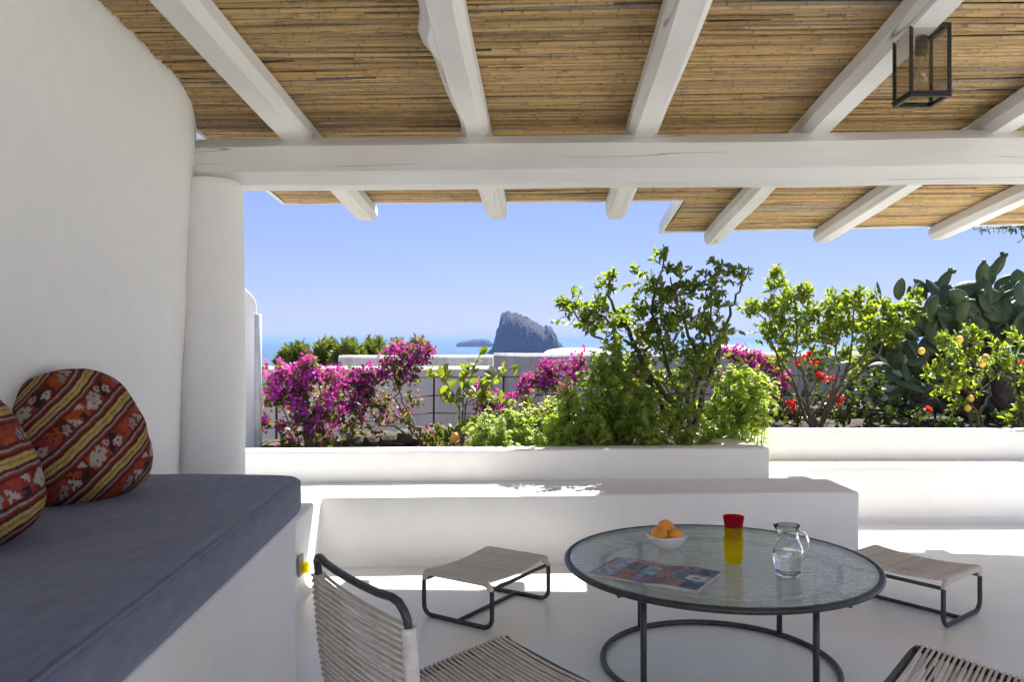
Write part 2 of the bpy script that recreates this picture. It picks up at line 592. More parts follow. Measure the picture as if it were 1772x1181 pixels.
# hillside below the terrace: one sheet falling to the water
xs = [-220, -90, -40, -20, -10, -5, 0, 5, 10, 20, 40, 90, 220]
ys = [-60, -20, -6, -3, 4.0, 6.3, 9, 12, 15, 18, 22, 30, 45, 70, 110, 160]
def hill(x, y):
    if y < 6.3: z = -0.12
    elif y < 17: z = -0.12 + 0.10 * (y - 6.3) / 10
    else: z = -0.02 - (y - 17) * 0.30 - 0.0008 * (y - 17) ** 2
    return max(z + 0.3 * math.sin(x * 0.2) * (y > 20), -44)
b = MB()
b.add([(x, y, hill(x, y)) for y in ys for x in xs],
      [(j * len(xs) + i, j * len(xs) + i + 1, (j + 1) * len(xs) + i + 1, (j + 1) * len(xs) + i) for j in range(len(ys) - 1) for i in range(len(xs) - 1)])
tag(b.build('hillside', M['terrain'], sm=True), kind='structure')


def rock_island(name, prof, Yc, depth, label, nx=150, ny=70, seed=1.0, steep=0.33):
    """heightfield rock whose skyline follows prof (photo pixels -> metres at distance Yc)"""
    px = [at(u, v, Yc) for u, v in prof]
    X = np.linspace(px[0].x, px[-1].x, nx)
    H = np.interp(X, [q.x for q in px], [q.z + 40 for q in px])
    vs, fs = [], []
    wid = px[-1].x - px[0].x
    for j in range(ny):
        t = -1 + 2 * j / (ny - 1)
        for i in range(nx):
            s = 2 * i / (nx - 1) - 1
            ed = math.sqrt(max(0.0, 1 - abs(s) ** 2.4))
            k = abs(t) / max(ed, 0.05)
            fall = max(0.0, 1 - k ** 3) ** steep if k < 1 else 0.0
            y = Yc + t * depth / 2
            p0 = Vector((X[i] * 0.03, y * 0.03, seed))
            rib = noise.fractal(p0, 0.6, 2.2, 5)
            h = H[i] * fall * (1 + 0.10 * rib * (1 if 0.02 < k else 0)) + 3.0 * noise.noise(p0 * 4) * (H[i] > 6)
            yy = y + depth * 0.05 * rib
            vs.append((X[i] + 0.02 * wid * noise.noise(p0 * 1.7 + Vector((5, 5, 0))), yy, -40 + max(-3, h) - (3 if fall == 0 else 0)))
    for j in range(ny - 1):
        for i in range(nx - 1):
            fs.append((j * nx + i, j * nx + i + 1, (j + 1) * nx + i + 1, (j + 1) * nx + i))
    b = MB(); b.add(vs, fs)
    o = b.build(name, M['cliff'])
    return tag(o, label, 'rock island')


rock_island('sea_rock', [(842, 612), (853, 604), (857, 590), (860, 573), (864, 566), (868, 545), (878, 542), (886, 545), (897, 545), (903, 550),
                         (914, 554), (926, 560), (936, 565), (941, 569), (945, 563), (953, 567), (959, 576), (964, 588), (970, 596), (977, 606), (984, 611)],
            2670, 240, 'tall dark rock stack rising from the sea behind the garden wall', seed=3.0)
rock_island('sea_rock', [(788, 600.5), (793, 594), (800, 591), (812, 589.5), (822, 588), (838, 587.5), (846, 590), (852, 594), (858, 600.5)],
            5700, 160, 'low flat islet on the horizon left of the tall rock', nx=90, ny=40, seed=9.0)

# terrace floor
b = prism([(-3.2, -3.5), (8.0, -3.5), (8.0, 6.2), (-3.2, 6.2)], -0.15, 0.0)
tag(b.build('floor', M['floor']), kind='structure')

# garden beds behind the planters
b = MB()
for (xa, xb, ya, yb, nx, ny) in ((-3.0, 1.38, 5.26, 6.45, 40, 14), (-3.0, 9.0, 6.12, 8.6, 80, 20)):
    vs = []
    for j in range(ny):
        for i in range(nx):
            x = xa + (xb - xa) * i / (nx - 1); y = ya + (yb - ya) * j / (ny - 1)
            z = 0.41 + 0.04 * noise.noise(Vector((x * 2, y * 2, 0))) + 0.03 * noise.noise(Vector((x * 7, y * 7, 3)))
            if y > 6.1 and x > 1.4: z += 0.07
            if x < 1.4: z -= max(0, y - 5.6) * 0.14 * min(1, max(0, 1.4 - x))
            if ya > 6: z -= 0.006
            vs.append((x, y, max(z, 0.396) if y < 6.3 else z))
    b.add(vs, [(j * nx + i, j * nx + i + 1, (j + 1) * nx + i + 1, (j + 1) * nx + i) for j in range(ny - 1) for i in range(nx - 1)])
tag(b.build('garden_soil', M['soil'], sm=True), kind='structure')

# ------------------------------------------------------------------ house wall on the left
def wall_x(y, z):
    x = -1.515 + 0.065 * max(0, min(1, (z - 0.6) / 1.6))
    if y > 3.45:
        t = (y - 3.45) / 0.6
        x -= 0.135 * min(1.6, t) ** 1.6
    x += 0.010 * noise.noise(Vector((y * 1.3, z * 1.5, 2.0))) + 0.004 * noise.noise(Vector((y * 5, z * 5, 7.0)))
    return x
nyw, nzw = 90, 44
b = MB()
Yw = np.concatenate([np.linspace(-3.0, 2.0, 30), np.linspace(2.06, 4.3, 60)])
Zw = np.linspace(-0.05, 2.9, nzw)
vs = [(wall_x(y, z), y, z) for z in Zw for y in Yw]
n0 = len(vs)
vs += [(-1.95, y, z) for z in Zw for y in Yw]
def gi(i, j, k=0): return k * n0 + j * nyw + i
fs = []
for j in range(nzw - 1):
    for i in range(nyw - 1):
        fs.append((gi(i + 1, j), gi(i, j), gi(i, j + 1), gi(i + 1, j + 1)))
        fs.append((gi(i, j, 1), gi(i + 1, j, 1), gi(i + 1, j + 1, 1), gi(i, j + 1, 1)))
for j in range(nzw - 1):
    fs.append((gi(nyw - 1, j), gi(nyw - 1, j + 1), gi(nyw - 1, j + 1, 1), gi(nyw - 1, j, 1)))
    fs.append((gi(0, j + 1), gi(0, j), gi(0, j, 1), gi(0, j + 1, 1)))
for i in range(nyw - 1):
    fs.append((gi(i, nzw - 1), gi(i + 1, nzw - 1), gi(i + 1, nzw - 1, 1), gi(i, nzw - 1, 1)))
b.add(vs, fs)
tag(b.build('house_wall', M['plaster'], sm=True), 'white plaster house wall behind the sofa, curving into the round column', 'wall')

me = bevel_mesh(prism([(-3.2, -3.8), (8.0, -3.8), (8.0, -3.4), (-3.2, -3.4)], -0.05, 1.25).mesh('bounce_parapet', M['plaster']), 0.02, 2)  # unseen wall added to bounce low sunlight onto benches and floor
tag(link('bounce_parapet', me), 'added unseen white parapet behind the viewer, bouncing sunlight onto the terrace', 'wall')
# ------------------------------------------------------------------ pergola roof
E1 = Vector((1, -0.042, 0)).normalized()
E2 = Vector((0.042, 1, 0)).normalized()
SL = 0.0925
def roof(pq, q, dz=0.0):
    v_ = E1 * pq + E2 * q
    return Vector((v_.x, v_.y, 2.739 - SL * q + dz))

pergola = empty('pergola', (0, 0, 0), 0, 'reed covered pergola roof on white timber beams and a round column', 'pergola')

# column
b = MB()
cx, cy, nc = -1.49, 4.0, 40
vs, fs = [], []
Zc = list(np.linspace(0, 2.02, 24)) + [2.045, 2.058, 2.062]
for j, z in enumerate(Zc):
    rr = 0.156 + 0.012 * (1 - z / 2.06)
    if z > 2.04: rr -= 0.012 * (z - 2.04) / 0.022
    for k in range(nc):
        a = 2 * math.pi * k / nc
        q = rr + 0.005 * noise.noise(Vector((math.cos(a), math.sin(a), z * 1.5)))
        vs.append((cx + q * math.cos(a), cy + q * math.sin(a), z))
for j in range(len(Zc) - 1):
    for k in range(nc):
        l = (k + 1) % nc
        fs.append((j * nc + k, j * nc + l, (j + 1) * nc + l, (j + 1) * nc + k))
fs.append(tuple((len(Zc) - 1) * nc + k for k in range(nc)))
b.add(vs, fs)
b.build('column', M['plaster'], pergola, sm=True)


def log_beam(name, p0, p1, wd, ht, chamf, parent, amp=0.012, seed=0.0, nseg=60, bumps=(), rnd=True):
    """hand-hewn timber from p0 to p1 (centre line); local X runs along it"""
    p0, p1 = Vector(p0), Vector(p1)
    ax = (p1 - p0); L = ax.length; ax.normalize()
    side = ax.cross(Vector((0, 0, 1))).normalized()
    up = side.cross(ax).normalized()
    w2, h2, c = wd / 2, ht / 2, chamf
    base = [(w2, h2 - c), (w2, -h2 + c * 1.15), (w2 - c * 0.98, -h2), (-w2 + c * 0.98, -h2), (-w2, -h2 + c * 1.15), (-w2, h2 - c), (-w2 + c, h2), (w2 - c, h2)]
    n = len(base)
    vs, fs = [], []
    for i in range(nseg + 1):
        t = i / nseg
        s = t * L
        end = 1.0
        if i == 0 or i == nseg: end = 0.86
        wob = Vector((noise.noise(Vector((s * 0.9, seed, 1))), noise.noise(Vector((s * 0.9, seed, 9)))))
        for k, (a, h) in enumerate(base):
            d = 1 + amp * 4 * noise.noise(Vector((s * 1.8, k * 0.9, seed + 3)))
            aa, hh = a * d * end + wob[0] * amp * 1.4, h * d * end + wob[1] * amp * 0.8
            for (bs, bk, ba, bw) in bumps:
                if k in bk: aa += ba * math.exp(-((s - bs) / bw) ** 2)
            vs.append((s, -aa, hh))
    for i in range(nseg):
        for k in range(n):
            l = (k + 1) % n
            fs.append((i * n + k, (i + 1) * n + k, (i + 1) * n + l, i * n + l))
    fs.append(tuple(range(n)))
    fs.append(tuple(nseg * n + k for k in range(n - 1, -1, -1)))
    b = MB(); b.add(vs, fs)
    me = b.mesh(name, M['timber'])
    bm = bmesh.new(); bm.from_mesh(me)
    bmesh.ops.recalc_face_normals(bm, faces=bm.faces)
    bm.to_mesh(me); bm.free()
    smooth(me)
    try:
        me.set_sharp_from_angle(angle=R(24))
    except Exception:
        pass
    o = link(name, me, parent)
    rot = Matrix((ax, -side, up)).transposed()
    o.matrix_world = Matrix.Translation(p0) @ rot.to_4x4()
    return o


# main beam on the column
y0 = 4.02
pa = Vector((-1.62, y0 + 0.06, 2.158)); pb = Vector((5.2, y0 - 0.23, 2.160))
log_beam('main_beam', pa, pb, 0.235, 0.232, 0.05, pergola, 0.010, 4.0, 90)

raf = [(-1.235, 5.61), (-0.352, 5.61), (0.486, 5.61), (1.30, 6.47), (2.157, 6.41), (2.985, 6.34), (3.82, 6.28)]
for i, (pp, qe) in enumerate(raf):
    c0 = roof(pp, -0.95, -0.052); c1 = roof(pp + (0.012 if i % 2 else -0.01), qe, -0.052)
    bumps = ()
    if i == 1: bumps = ((3.9, (3, 4, 5), -0.035, 0.10), (4.75, (3, 4, 5), 0.02, 0.2))
    log_beam('rafter', c0, c1, 0.150 if i != 0 else 0.165, 0.125, 0.032, pergola, 0.010, 10.0 + i * 3.3, 70, bumps)

EAVE = 0.075                                            # the right hand eave is not quite square to the rafters

# reed matting: real reeds, uneven, with bent ends; one body of reeds
def reeds(p_lo, p_hi, q_lo, q_hi, seed):
    rr = np.random.default_rng(seed)
    V, Fc, Cc = [], [], []
    base = 0
    q = q_lo
    ns, nsd = 10, 5
    span = p_hi - p_lo
    while q < q_hi:
        r = rr.uniform(0.0048, 0.0082)
        q += r * rr.uniform(1.5, 2.08)
        # a row is a chain of overlapping reeds
        p = p_lo - rr.uniform(0, 1.2)
        while p < p_hi:
            L = rr.uniform(1.4, 2.6)
            a0, a1 = max(p, p_lo), min(p + L, p_hi)
            p += L * rr.uniform(0.86, 0.97)
            if a1 - a0 < 0.05: continue
            tilt = rr.normal(0, 0.0036)
            bow = rr.normal(0, 0.0045)
            dz = rr.normal(0, 0.0034) - r
            tone = rr.choice([0.50, 0.70, 0.85, 1.0, 1.1, 1.22], p=[0.06, 0.13, 0.22, 0.28, 0.19, 0.12])
            tone *= rr.uniform(0.85, 1.12)
            hue = rr.random()
            col = np.array([0.45, 0.315, 0.145]) * (1 - hue) + np.array([0.48, 0.295, 0.110]) * hue
            if rr.random() < 0.08: col = np.array([0.33, 0.27, 0.21])
            col = np.clip(col * tone, 0, 0.9)
            ts = [0.0, 1.0] + list(np.linspace(0.12, 0.88, 4))
            marks = {}
            x_ = rr.uniform(0.02, 0.25)
            while x_ < a1 - a0 - 0.02:
                for d_, kind in ((-0.006, 0), (0.0, 1), (0.006, 0)):
                    tt = (x_ + d_) / (a1 - a0); ts.append(tt)
                    if kind: marks[tt] = 1
                x_ += rr.uniform(0.16, 0.30)
            ts = np.array(sorted(ts)); ns = len(ts)
            pm = a0 + (a1 - a0) * ts
            qm = q + tilt * (pm - (a0 + a1) / 2) + bow * np.sin(ts * 6.0 + hue * 6)
            zm = dz + 0.0025 * np.sin(ts * 9 + hue * 20)
            for s in range(ns):
                nd = ts[s] in marks
                rd = r * (1.16 if nd else 1.0)
                cc = tuple(col * (0.5 if nd else 1.0))
                for k in range(nsd):
                    an = math.pi * 2 * k / nsd + math.pi / 2
                    V.append((pm[s], qm[s] + rd * math.cos(an), zm[s] + rd * math.sin(an)))
                    Cc.append(cc)
            for s in range(ns - 1):
                for k in range(nsd):
                    l = (k + 1) % nsd
                    Fc.append((base + s * nsd + k, base + s * nsd + l, base + (s + 1) * nsd + l, base + (s + 1) * nsd + k))
            base += ns * nsd
    return V, Fc, Cc


def reed_mat(p_lo, p_hi, q_lo, q_hi, seed):
    V, Fc, Cc = reeds(p_lo, p_hi, q_lo, q_hi, seed)
    me = bpy.data.meshes.new('reed_matting')
    # to the roof plane, the mat hanging a little slack between rafters
    W = []
    rp = [q[0] for q in raf]
    for (pq, q, z) in V:
        if q_hi > 6: q -= (q - q_lo) / (q_hi - q_lo) * EAVE * max(0, pq - 0.93)
        v_ = roof(pq, q, z + 0.006 + 0.004 * math.sin(q * 7.0 + pq))
        W.append(tuple(v_))
    me.from_pydata(W, [], Fc)
    me.materials.append(M['cane'])
    ca = me.color_attributes.new('tint', 'FLOAT_COLOR', 'POINT')
    arr = np.ones((len(V), 4), dtype=np.float32); arr[:, :3] = np.array(Cc)
    ca.data.foreach_set('color', arr.ravel())
    smooth(me)
    o = link('reed_matting', me, pergola)
    tag(o, kind='stuff')

reed_mat(-1.775, 4.3, 0.9, 5.485, 11)
reed_mat(0.94, 4.3, 5.487, 6.44, 12)

def slab(name, p0, p1, q0, q1, zlo, zhi, mat, skew=(0, 0)):
    b = MB()
    vs = [roof(p, q - sk * max(0, p - 0.93), z) for z in (zlo, zhi) for q, sk in ((q0, skew[0]), (q1, skew[1])) for p in (p0, p1)]
    b.add(vs, [(0, 2, 3, 1), (4, 5, 7, 6), (0, 1, 5, 4), (2, 6, 7, 3), (0, 4, 6, 2), (1, 3, 7, 5)])
    return b.build(name, mat, pergola)

slab('sun_block_deck', -1.79, 4.4, -1.0, 5.49, 0.012, 0.05, M['deck'])  # opaque sheet added above the reeds to keep sun from leaking through
slab('sun_block_deck', 0.93, 4.4, 5.493, 6.445, 0.012, 0.05, M['deck'], (0, EAVE))
slab('edge_board', -1.815, 0.927, 5.492, 5.515, -0.012, 0.075, M['white_edge'])
slab('edge_board', 0.90, 0.926, 5.517, 6.447, -0.012, 0.075, M['white_edge'])
slab('edge_board', 0.90, 4.42, 6.449, 6.470, -0.010, 0.075, M['white_edge'], (EAVE, EAVE))
slab('edge_board', -1.817, -1.792, 4.05, 5.490, -0.012, 0.075, M['white_edge'])

# ------------------------------------------------------------------ masonry benches and planters
bench_poly = [(-1.05, 3.0), (-1.082, 4.58), (2.035, 4.733), (2.02, 5.66), (7.0, 5.70), (7.0, 6.5), (-2.9, 6.2), (-2.9, 4.45), (-1.7, 4.35), (-1.7, 3.0)]
me = bevel_mesh(prism(bench_poly, 0.0, 0.39).mesh('masonry_bench', M['plaster']), 0.018, 3)
bench = tag(link('masonry_bench', me), 'low white masonry bench running along the planters and back to the sofa', 'bench')

def block(name, poly, z0, z1, bev, label):
    me = bevel_mesh(prism(poly, z0, z1).mesh(name, M['plaster']), bev, 3)
    return tag(link(name, me), label, 'planter')

block('planter', [(-1.95, 4.985), (1.655, 5.19), (1.528, 6.045), (1.31, 6.04), (1.41, 5.36), (-1.95, 5.165)], 0.385, 0.588, 0.014, 'long white masonry planter wall under the lemon tree, rising from the bench')
block('planter', [(1.531, 6.02), (7.0, 6.06), (7.0, 6.27), (1.50, 6.23)], 0.386, 0.604, 0.014, 'white masonry planter wall set back on the right under the cactus')

# soft cove where the bench meets the floor
def cove(pts, name='plaster_cove'):
    b = MB()
    prof = [(0.0, 0.045), (0.004, 0.028), (0.014, 0.013), (0.032, 0.004), (0.055, 0.0015)]
    vs = []
    for (x, y, nx_, ny_) in pts:
        for d, z in prof:
            vs.append((x + nx_ * (d - 0.001), y + ny_ * (d - 0.001), z))
    n = len(prof)
    b.add(vs, [(i * n + k, (i + 1) * n + k, (i + 1) * n + k + 1, i * n + k + 1) for i in range(len(pts) - 1) for k in range(n - 1)])
    return b.build(name, M['plaster'], bench, sm=True)
cove([(-1.05, 3.0, 1, 0), (-1.08, 4.53, 1, 0), (-1.07, 4.57, 0.7, -0.7), (-1.03, 4.583, 0, -1), (2.03, 4.733, 0, -1)])
cove([(2.022, 5.6, 0.7, -0.7), (2.06, 5.66, 0, -1), (7.0, 5.70, 0, -1)])

# sofa base and mattress
sb = [(-0.625, -1.0), (-0.791, 2.965), (-1.70, 2.985), (-1.70, -1.0)]
me = bevel_mesh(prism(sb, 0.0, 0.632).mesh('masonry_daybed', M['plaster']), 0.012, 3)
tag(link('masonry_daybed', me), 'high white masonry daybed base below the blue grey cushion', 'daybed')

def mattress():
    # rounded slab following the base edge
    bm = bmesh.new()
    x_f = lambda y: -0.787 + (2.99 - y) * 0.0415 + 0.008
    nyy, nxx = 90, 26
    z0, z1 = 0.634, 0.772
    th = z1 - z0
    prof = []                    # section across: (x from back 0..1, z 0..1)
    vs, fs = [], []
    y_a, y_b = -0.9, 3.045
    # cross section param list
    sec = [(0.0, 0.04), (0.0, 0.5), (0.01, 0.93), (0.03, 0.99)]
    sec += [(0.03 + 0.92 * i / 12, 1.0) for i in range(1, 12)]
    sec += [(0.955, 1.0), (0.972, 0.985), (0.985, 0.955), (0.992, 0.925), (1.0, 0.90), (1.003, 0.6), (1.003, 0.3), (0.998, 0.10), (0.99, 0.03), (0.97, 0.0)]
    Y = list(np.linspace(y_a, 2.90, 50)) + [2.93, 2.96, 2.985, 3.005, 3.02, 3.03, 3.037, 3.040]
    sh = [1] * 50 + [1, 1, 0.998, 0.992, 0.984, 0.972, 0.955, 0.93]
    n = len(sec)
    for y, s in zip(Y, sh):
        xb = -1.60; xf = x_f(y)
        for (a, h) in sec:
            a2 = a
            puff = 0.010 * math.sin(math.pi * min(1, max(0, a))) * (1 if h > 0.98 else 0)
            wv = 0.004 * noise.noise(Vector((y * 3, a * 4, 1)))
            hh = 0.5 + (h - 0.5) * (s if s == 1 else max(0.3, s - (1 - s) * 2.5))
            corner = (1 - s) * 0.9 if a > 0.9 else 0.0
            vs.append((xb + (xf - xb) * (a2 - corner) + (wv if a > 0.95 else 0), y, z0 + th * hh + puff + wv))
    for j in range(len(Y) - 1):
        for k in range(n - 1):
            fs.append((j * n + k, (j + 1) * n + k, (j + 1) * n + k + 1, j * n + k + 1))
        fs.append((j * n + n - 1, (j + 1) * n + n - 1, (j + 1) * n, j * n))
    fs.append(tuple(range(n)))
    fs.append(tuple((len(Y) - 1) * n + k for k in range(n - 1, -1, -1)))
    b = MB(); b.add(vs, fs)
    me = b.mesh('sofa_cushion', M['fabric'], True)
    bm = bmesh.new(); bm.from_mesh(me); bmesh.ops.recalc_face_normals(bm, faces=bm.faces); bm.to_mesh(me); bm.free()
    o = link('sofa_cushion', me)
    tag(o, 'long blue grey seat cushion lying on the white sofa base', 'cushion')
    # seam welt along the upper front edge
    pb_ = MB()
    path = []
    for y, s in zip(Y, sh):
        if y < 2.985:
            xf = x_f(y)
            wv = 0.004 * noise.noise(Vector((y * 3, 4, 1)))
            path.append((-1.60 + (xf + 1.60) * 0.9905 + wv, y, z0 + th * 0.935 + wv))
    pb_.tube(path, 0.0042, 8)
    pb_.build('welt', M['fabric'], o, sm=True)
mattress()

# yellow candle cup in its tan niche on the bench arm
nl = empty('niche_light', (-1.062, 4.05, 0.150), 0, 'round yellow glass light on a tan plate at the end of the bench arm', 'light')
b = MB(); b.box((0.005, 0, 0), (0.010, 0.07, 0.10)); b.build('plate', M['tan'], nl)
b = MB(); b.lathe([(0.0, 0.0), (0.020, 0.0), (0.027, 0.010), (0.029, 0.022), (0.026, 0.030), (0.021, 0.031), (0.018, 0.010), (0.0, 0.008)], n=20)
o = b.build('glass_cup', M['glass_yellow'], nl, sm=True); o.rotation_euler = (0, R(90), 0); o.location = (0.009, 0.01, -0.015)

# ------------------------------------------------------------------ kilim pillows
KC = {'y': (0.40, 0.28, 0.09), 'k': (0.028, 0.022, 0.022), 'r': (0.21, 0.040, 0.022), 'm': (0.10, 0.020, 0.018), 'g': (0.24, 0.22, 0.21),
      'c': (0.36, 0.31, 0.25), 'o': (0.29, 0.062, 0.022), 'p': (0.22, 0.040, 0.045)}
MOT = [["..cc.cc..", ".cccccc..", "cccrccccc", "ccccccccc", ".cccccrcc", "..cccccc.", "...cc.cc."],
       ["kk..cc...", "kkk.ccc..", "kkkccrcc.", ".kk.ccc..", "cc.kkk...", "crckkkk..", "cc..kk..."],
       ["ooo..g.g.", "oooo.ggg.", ".oooogrgg", "oo.oo.ggg", "ooooo..g.", ".oo.oo...", "oo..o...."],
       ["c.cc.kkk.", "cccc..kk.", ".cc..kkk.", "cc.oo....", "c.oooo..c", "..ooo..cc", ".oo...ccc"]]
BANDS = [('y', .030), ('z', .016), ('y', .030), ('k', .006), ('m', .022), ('r', .02), ('g', .02), ('m', .03), ('W', .155), ('m', .018), ('r', .02), ('g', .016), ('m', .02), ('k', .006)]
PER = sum(w_ for _, w_ in BANDS)

def kilim(u, v, seed):
    v = v + 0.006 * math.sin(u * 9 + seed) + 0.003 * math.sin(u * 31 + seed)
    k = math.floor(v / PER); t = v - k * PER
    for name, w_ in BANDS:
        if t < w_: break
        t -= w_
    if name == 'z':
        return KC['k'] if (math.floor(u * 90) + math.floor(t / 0.008)) % 2 == 0 else KC['y']
    if name != 'W':
        return KC[name]
    cell = 0.25
    uu = u + 0.07 * k + seed * 0.05
    ci = math.floor(uu / cell); s = (uu - ci * cell) / cell
    row = min(6, int(t / w_ * 7)); col = int(s * 10)
    basec = ['r', 'm', 'r', 'o', 'p'][(ci * 2 + k * 3) % 5]
    if col < 9:
        ch = MOT[(ci + 2 * k) % 4][row][col]
        if ch != '.': return KC[ch]
    return KC[basec]

def pillow(name, loc, nrm, upv, size, thick, ang, seed, label):
    n = 190
    g = np.linspace(-1, 1, n)
    vs, cs = [], []
    ca, sa = math.cos(ang), math.sin(ang)
    for side in (1, -1):
        for j in range(n):
            for i in range(n):
                x, y = g[i], g[j]
                # rounded pillow outline, sagging: wide foot, narrower head
                edge = (1 - abs(x) ** 3.2) * (1 - abs(y) ** 3.2)
                h = max(0.0, edge) ** 0.50
                kx = 1 + 0.66 * (math.sqrt(1 - y * y / 2) - 1); ky = 1 + 0.66 * (math.sqrt(1 - x * x / 2) - 1)
                px_ = x * kx * (1 - 0.20 * (y + 1) / 2)
                py_ = y * ky
                z = side * h * thick * (1 - 0.25 * y)
                z += 0.010 * noise.noise(Vector((x * 2.2, y * 2.2, seed + side))) * h
                # gathered creases near the corners
                rr_ = math.hypot(x, y)
                z += side * 0.010 * math.sin(math.atan2(y, x) * 11 + seed) * max(0, rr_ - 0.55) * h
                z += side * 0.012 * noise.noise(Vector((x * 4.5 + seed, y * 4.5, side))) * h
                vs.append((px_ * size / 2, py_ * size / 2, z))
                if side == 1 or True:
                    uu = (x * ca + y * sa) * 0.70 + seed; vv = (-x * sa + y * ca) * 0.70 + seed * 0.37
                    cs.append(kilim(uu, vv, seed))
    fs = []
    for s_ in range(2):
        o_ = s_ * n * n
        for j in range(n - 1):
            for i in range(n - 1):
                q = (o_ + j * n + i, o_ + j * n + i + 1, o_ + (j + 1) * n + i + 1, o_ + (j + 1) * n + i)
                fs.append(q if s_ == 0 else q[::-1])
    me = bpy.data.meshes.new(name)
    me.from_pydata(vs, [], fs)
    me.materials.append(M['kilim'])
    ca_ = me.color_attributes.new('tint', 'FLOAT_COLOR', 'POINT')
    arr = np.ones((len(vs), 4), dtype=np.float32); arr[:, :3] = np.array(cs)
    ca_.data.foreach_set('color', arr.ravel())
    smooth(me)
    o = link(name, me)
    nz = Vector(nrm).normalized(); yv = (Vector(upv) - nz * Vector(upv).dot(nz)).normalized(); xv = yv.cross(nz)
    o.matrix_world = Matrix.Translation(Vector(loc)) @ Matrix((xv, yv, nz)).transposed().to_4x4()
    return tag(o, label, 'pillow', 'kilim pillows leaning on the wall')

pillow('kilim_pillow', (-1.375, 2.56, 0.970), (0.72, -0.62, 0.34), (-0.25, 0.10, 1), 0.445, 0.150, R(34), 1.3, 'striped red and yellow kilim pillow farther along the sofa, whole in view')
pillow('kilim_pillow', (-1.36, 1.90, 0.975), (0.80, -0.50, 0.36), (-0.25, 0.0, 1), 0.465, 0.145, R(9), 2.9, 'striped kilim pillow cut off by the left edge of the photo')

# ------------------------------------------------------------------ rope furniture
def cord_mesh(name, L, rad, sag, wrap, n=9, sides=6):
    """a cord along local Y from -L/2 to L/2, its ends turning down round the bars"""
    pts = []
    if wrap:
        pts += [(0, -L / 2 + wrap * 0.15, -wrap * 1.7), (0, -L / 2 - wrap * 0.75, -wrap * 1.45), (0, -L / 2 - wrap * 0.95, -wrap * 0.7), (0, -L / 2 - wrap * 0.5, -wrap * 0.1)]
    for i in range(n):
        t = i / (n - 1)
        y = -L / 2 + L * t
        pts.append((0, y, -sag * math.sin(math.pi * t)))
    if wrap:
        pts += [(0, L / 2 + wrap * 0.5, -wrap * 0.1), (0, L / 2 + wrap * 0.95, -wrap * 0.7), (0, L / 2 + wrap * 0.75, -wrap * 1.45), (0, L / 2 - wrap * 0.15, -wrap * 1.7)]
    b = MB(); b.tube(pts, rad, sides)
    return b.mesh(name, M['rope'], True)


def wrap_mb(path, r0, pitch, r1):
    """cord wound tightly round a tube"""
    P = [Vector(p) for p in path]
    ln = [0]
    for i in range(1, len(P)): ln.append(ln[-1] + (P[i] - P[i - 1]).length)
    tot = ln[-1]
    k = int(tot / pitch * 4)
    pts, rad = [], []
    for i in range(k + 1):
        s = tot * i / k
        j = max(1, next((q for q in range(len(ln)) if ln[q] >= s - 1e-9), len(ln) - 1))
        t = (s - ln[j - 1]) / max(1e-9, ln[j] - ln[j - 1])
        pts.append(P[j - 1].lerp(P[j], t))
        rad.append(r0 + r1 * (0.15, 1.0, 1.25, 1.0)[i % 4])
    b = MB(); b.tube(pts, rad, 10)
    return b


def rrect(w2, z0, z1, r, n=5):
    """rounded rectangle loop in the XZ plane"""
    pts = []
    for (cx_, cz_, a0) in ((w2 - r, z1 - r, 0), (-w2 + r, z1 - r, 90), (-w2 + r, z0 + r, 180), (w2 - r, z0 + r, 270)):
        for i in range(n + 1):
            a = R(a0 + 90 * i / n)
            pts.append((cx_ + r * math.cos(a), cz_ + r * math.sin(a)))
    return pts


def make_stool(loc, rz, label):
    root = empty('rope_stool', loc, rz, label, 'stool', 'low rope stools by the glass table')
    for sy in (-1, 1):
        b = MB()
        b.tube([(x, sy * 0.245, z) for x, z in rrect(0.19, 0.0105, 0.205, 0.045)], 0.0105, 10, closed=True)
        b.build('leg_loop', M['metal'], root, sm=True)
        pts = [(x, sy * 0.245, z) for x, z in rrect(0.19, 0.0105, 0.205, 0.045) if z > 0.165]
        pts.sort(key=lambda q: q[0])
        wrap_mb(pts, 0.0118, 0.0085, 0.0018).build('cord_wrap', M['rope'], root, sm=True)
    for sx in (-1, 1):
        b = MB(); b.tube([(sx * 0.178, -0.24, 0.175), (sx * 0.178, 0.24, 0.175)], 0.009, 8); b.build('side_rail', M['metal'], root, sm=True)
    b = MB(); b.tube([(0, -0.24, 0.0095), (0, 0.24, 0.0095)], 0.0092, 8); b.build('stretcher', M['metal'], root, sm=True)
    for i in range(33):
        x = -0.178 + 0.356 * i / 32
        link('cord', STOOL_CORD[i % 3], root, (x + random.uniform(-.0006, .0006), 0, 0.2195 - (0.004 if i in (0, 32) else 0) + random.uniform(-.0012, .0008)))
    return root

STOOL_CORD = [cord_mesh('stool_cord', 0.49, 0.0042, s, 0.0135) for s in (0.016, 0.018, 0.0148)]
stool1 = make_stool((-0.115, 3.85, 0), math.atan2(-0.54, 0.84), 'low rope stool standing between the bench and the chair, fully in view')


def copy_tree(o, parent=None):
    c = o.copy(); C.objects.link(c)
    if parent is not None:
        c.parent = parent
    for ch in list(o.children):
        copy_tree(ch, c)
    return c

stool2 = copy_tree(stool1)
stool2.location = (1.90, 3.88, 0); stool2.rotation_euler = (0, 0, math.atan2(0.62, 0.78))
stool2['label'] = 'low rope stool on the right, partly behind the glass table top'


